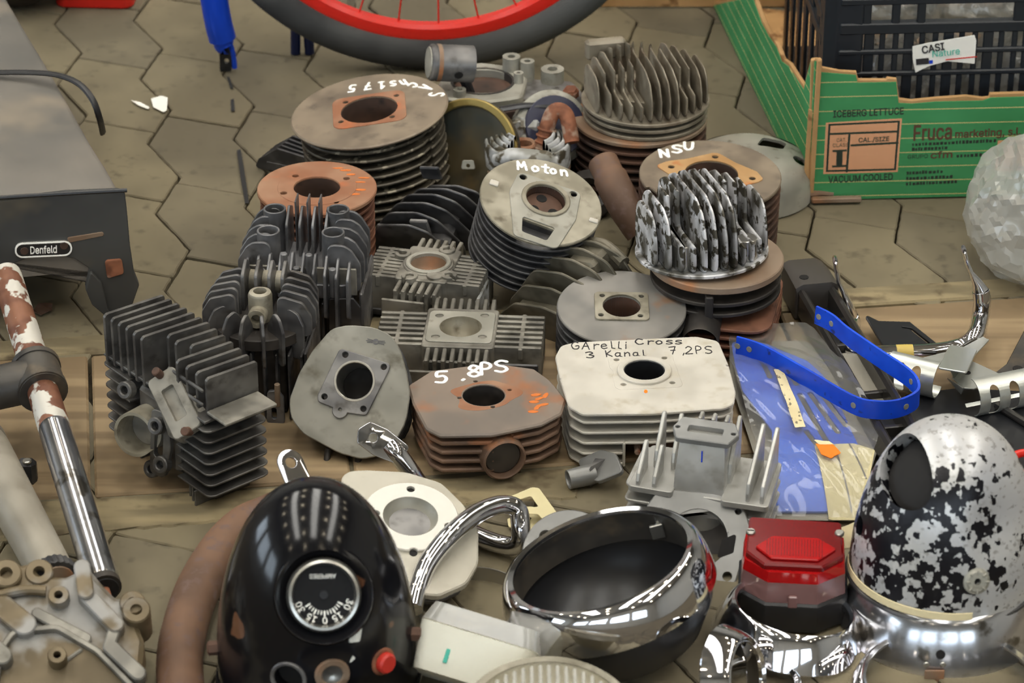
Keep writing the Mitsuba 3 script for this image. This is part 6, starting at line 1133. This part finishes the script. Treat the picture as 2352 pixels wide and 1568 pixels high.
def clamp(name, label, a, b, r, open_, slots_, lo=-.35):
    a, b = arr(a), arr(b); d_ = b - a; L_ = np.linalg.norm(d_); t = Thing(name, label, 'clamp')
    th = np.radians(np.arange(open_[0], open_[1] + 1, 10)); out = sg.Polygon([(r * math.cos(x), r * math.sin(x)) for x in th] + [((r - .0011) * math.cos(x), (r - .0011) * math.sin(x)) for x in th[::-1]])
    m = plate(out, 0, L_, 0)
    for u_ in slots_: 
        cut = mv(cat(box(.0065, r * 1.5, r * 1.4, (0, 0, 0), 0)), (0, 0, 0)); m = diff(m, mv(plate(rrect(r * 1.7, .0085, .004), -.001, r * 1.3, 0), (0, 0, 0), rx=90).apply_transform(np.eye(4)) if False else box(r * 2.2, r * 1.15, .0085, (0, -r * .62, u_ * L_), 0))
    z_ = d_ / L_; x_ = np.cross((0, 0, 1), z_); x_ /= np.linalg.norm(x_); y_ = np.cross(z_, x_); M_ = np.eye(4); M_[:3, 0], M_[:3, 1], M_[:3, 2], M_[:3, 3] = -x_, y_, z_, a
    if (M_[:3, 0] @ np.array((0, -1, 0))) < 0: M_[:3, 0] *= -1; M_[:3, 2] *= -1; M_[:3, 3] = b
    t.M = M_; return t, m, r, L_
def clamp2(label, a, b, r, slots_):
    """a sheet-metal sleeve, open at the back, with slots cut through its front"""
    a, b = arr(a), arr(b); d_ = b - a; L_ = np.linalg.norm(d_); z_ = d_ / L_; y_ = np.array((0, 0, 1.0)) - z_ * z_[2]; y_ /= np.linalg.norm(y_); x_ = np.cross(y_, z_)
    t = Thing('slotted_clamp', label, 'clamp'); t.M = np.eye(4); t.M[:3, 0], t.M[:3, 1], t.M[:3, 2], t.M[:3, 3] = x_, y_, z_, a
    th = np.radians(np.arange(-130, 106, 8)); f0 = -1 if x_[1] > 0 else 1      # front faces the viewer
    out = sg.Polygon([(f0 * r * math.cos(x), r * math.sin(x)) for x in th] + [(f0 * (r - .0011) * math.cos(x), (r - .0011) * math.sin(x)) for x in th[::-1]])
    m = plate(out, 0, L_, 0)
    for u_ in slots_: m = diff(m, mv(plate(rrect(.009, r * 1.25, .0044), -r * 1.2, 0, 0), (0, 0, 0), ry=90 * 1.0) if False else orient(plate(rrect(r * 1.6, .0100, .0048), 0, r * 1.3, 0), (0, r * .05, u_ * L_), (f0, 0, 0), 0))
    t.put('sleeve', m, 'sheet_alu', 30); return t
t = clamp2('slotted silver clamp sleeve nearer the blue strap', (0.3709,-0.0996,0.0260), (0.4152,-0.1217,0.0260), .0185, (.30, .62))
t.put('flange_plate', orient(plate(rnd([(-.03, -.014), (.045, -.014), (.045, .014), (-.03, .014)], .003), 0, .002), (.02, .012, .06), (.2, 1, .0), 10), 'sheet_alu')
t = clamp2('slotted silver clamp sleeve nearest the right edge', (0.4437,-0.1516,0.0240), (0.5059,-0.1283,0.0240), .0190, (.24, .56, .86))
t = Thing('folded_plate', 'folded pale silver plate between the chrome tube and the slotted clamps', 'plate')
t.put('web', plate([q[:2] for q in ((0.3971,-0.0878,0.0300), (0.4425,-0.0670,0.0300), (0.4685,-0.0425,0.0300), (0.4736,-0.0495,0.0300), (0.4289,-0.1252,0.0300), (0.4278,-0.1066,0.0300))], .028, .030, .0003), 'sheet_alu'); t.put('edge', hull([(0.4721,-0.0478,0.0300), (0.4280,-0.1252,0.0300), (0.4747,-0.0336,0.0210), (0.4303,-0.1114,0.0210), (0.4737,-0.0486,0.0300), (0.4296,-0.1260,0.0300)]), 'sheet_alu')
t = Thing('drilled_plate', 'pale silver plate with a small hole beside the slotted clamps', 'plate')
t.put('web', plate([q[:2] for q in ((0.4285,-0.1166,0.0260), (0.4507,-0.0825,0.0260), (0.4799,-0.1132,0.0260), (0.4477,-0.1384,0.0260), (0.4378,-0.1368,0.0260))], .0245, .026, .0003), 'sheet_alu'); t.put('edge', hull([(0.4240,-0.1183,0.0260), (0.4368,-0.1384,0.0260), (0.4272,-0.0994,0.0140), (0.4370,-0.1297,0.0140), (0.4387,-0.1368,0.0260)]), 'sheet_alu'); t.put('hole', mv(cyl(.0035, 0, .0004, b=.0001, n=18), (0.4448,-0.1081,0.0260)), 'dark_hole')
t = Thing('dark_bracket', 'dark painted bracket reaching in from the right edge above the clamps', 'bracket')
t.put('arm', plate([q[:2] for q in ((0.4728,-0.0995,0.0200), (0.4874,-0.0807,0.0200), (0.5141,-0.0140,0.0200), (0.5521,0.0404,0.0200), (0.5306,-0.1012,0.0200), (0.4975,-0.0944,0.0200))], .016, .021, .001), 'black_worn'); t.put('hole', mv(cyl(.005, 0, .0006, b=.0001, n=18), (0.4969,-0.0913,0.0212)), 'dark_hole')
t = Thing('black_sheet', 'black sheet metal fairing behind the silver headlight shell', 'fairing')
t.put('sheet', plate([q[:2] for q in ((0.3844,-0.1186,0.0080), (0.4370,-0.1060,0.0080), (0.5296,-0.1144,0.0080), (0.5030,-0.2901,0.0080), (0.4556,-0.2825,0.0080), (0.4040,-0.2045,0.0080), (0.3814,-0.1844,0.0080))], .003, .008, .001), 'black_metal'); t.put('edge', tube([(0.4697,-0.1462,0.0120), (0.5147,-0.2111,0.0120)], .004, 8), 'black_gloss'); t.put('hole', mv(cyl(.005, 0, .0006, b=.0001, n=18), (0.4715,-0.2144,0.0082)), 'dark_hole')
one('red_cable', 'loop of red cable at the right edge behind the silver shell', 'cable', tube(spline([(0.4597,-0.2749,0.0200), (0.4658,-0.2637,0.0240), (0.4786,-0.2543,0.0240), (0.5002,-0.2478,0.0200), (0.4969,-0.2723,0.0160), (0.4723,-0.2752,0.0140), (0.4667,-0.2691,0.0140)]), .0040, 10), 'red_paint', True)
one('blue_cable', 'blue cable at the right edge below the red cable loop', 'cable', tube(spline([(0.4653,-0.2841,0.0100), (0.4716,-0.2812,0.0120), (0.4714,-0.3008,0.0100), (0.4880,-0.3083,0.0100)]), .0036, 10), 'blue_paint', True)
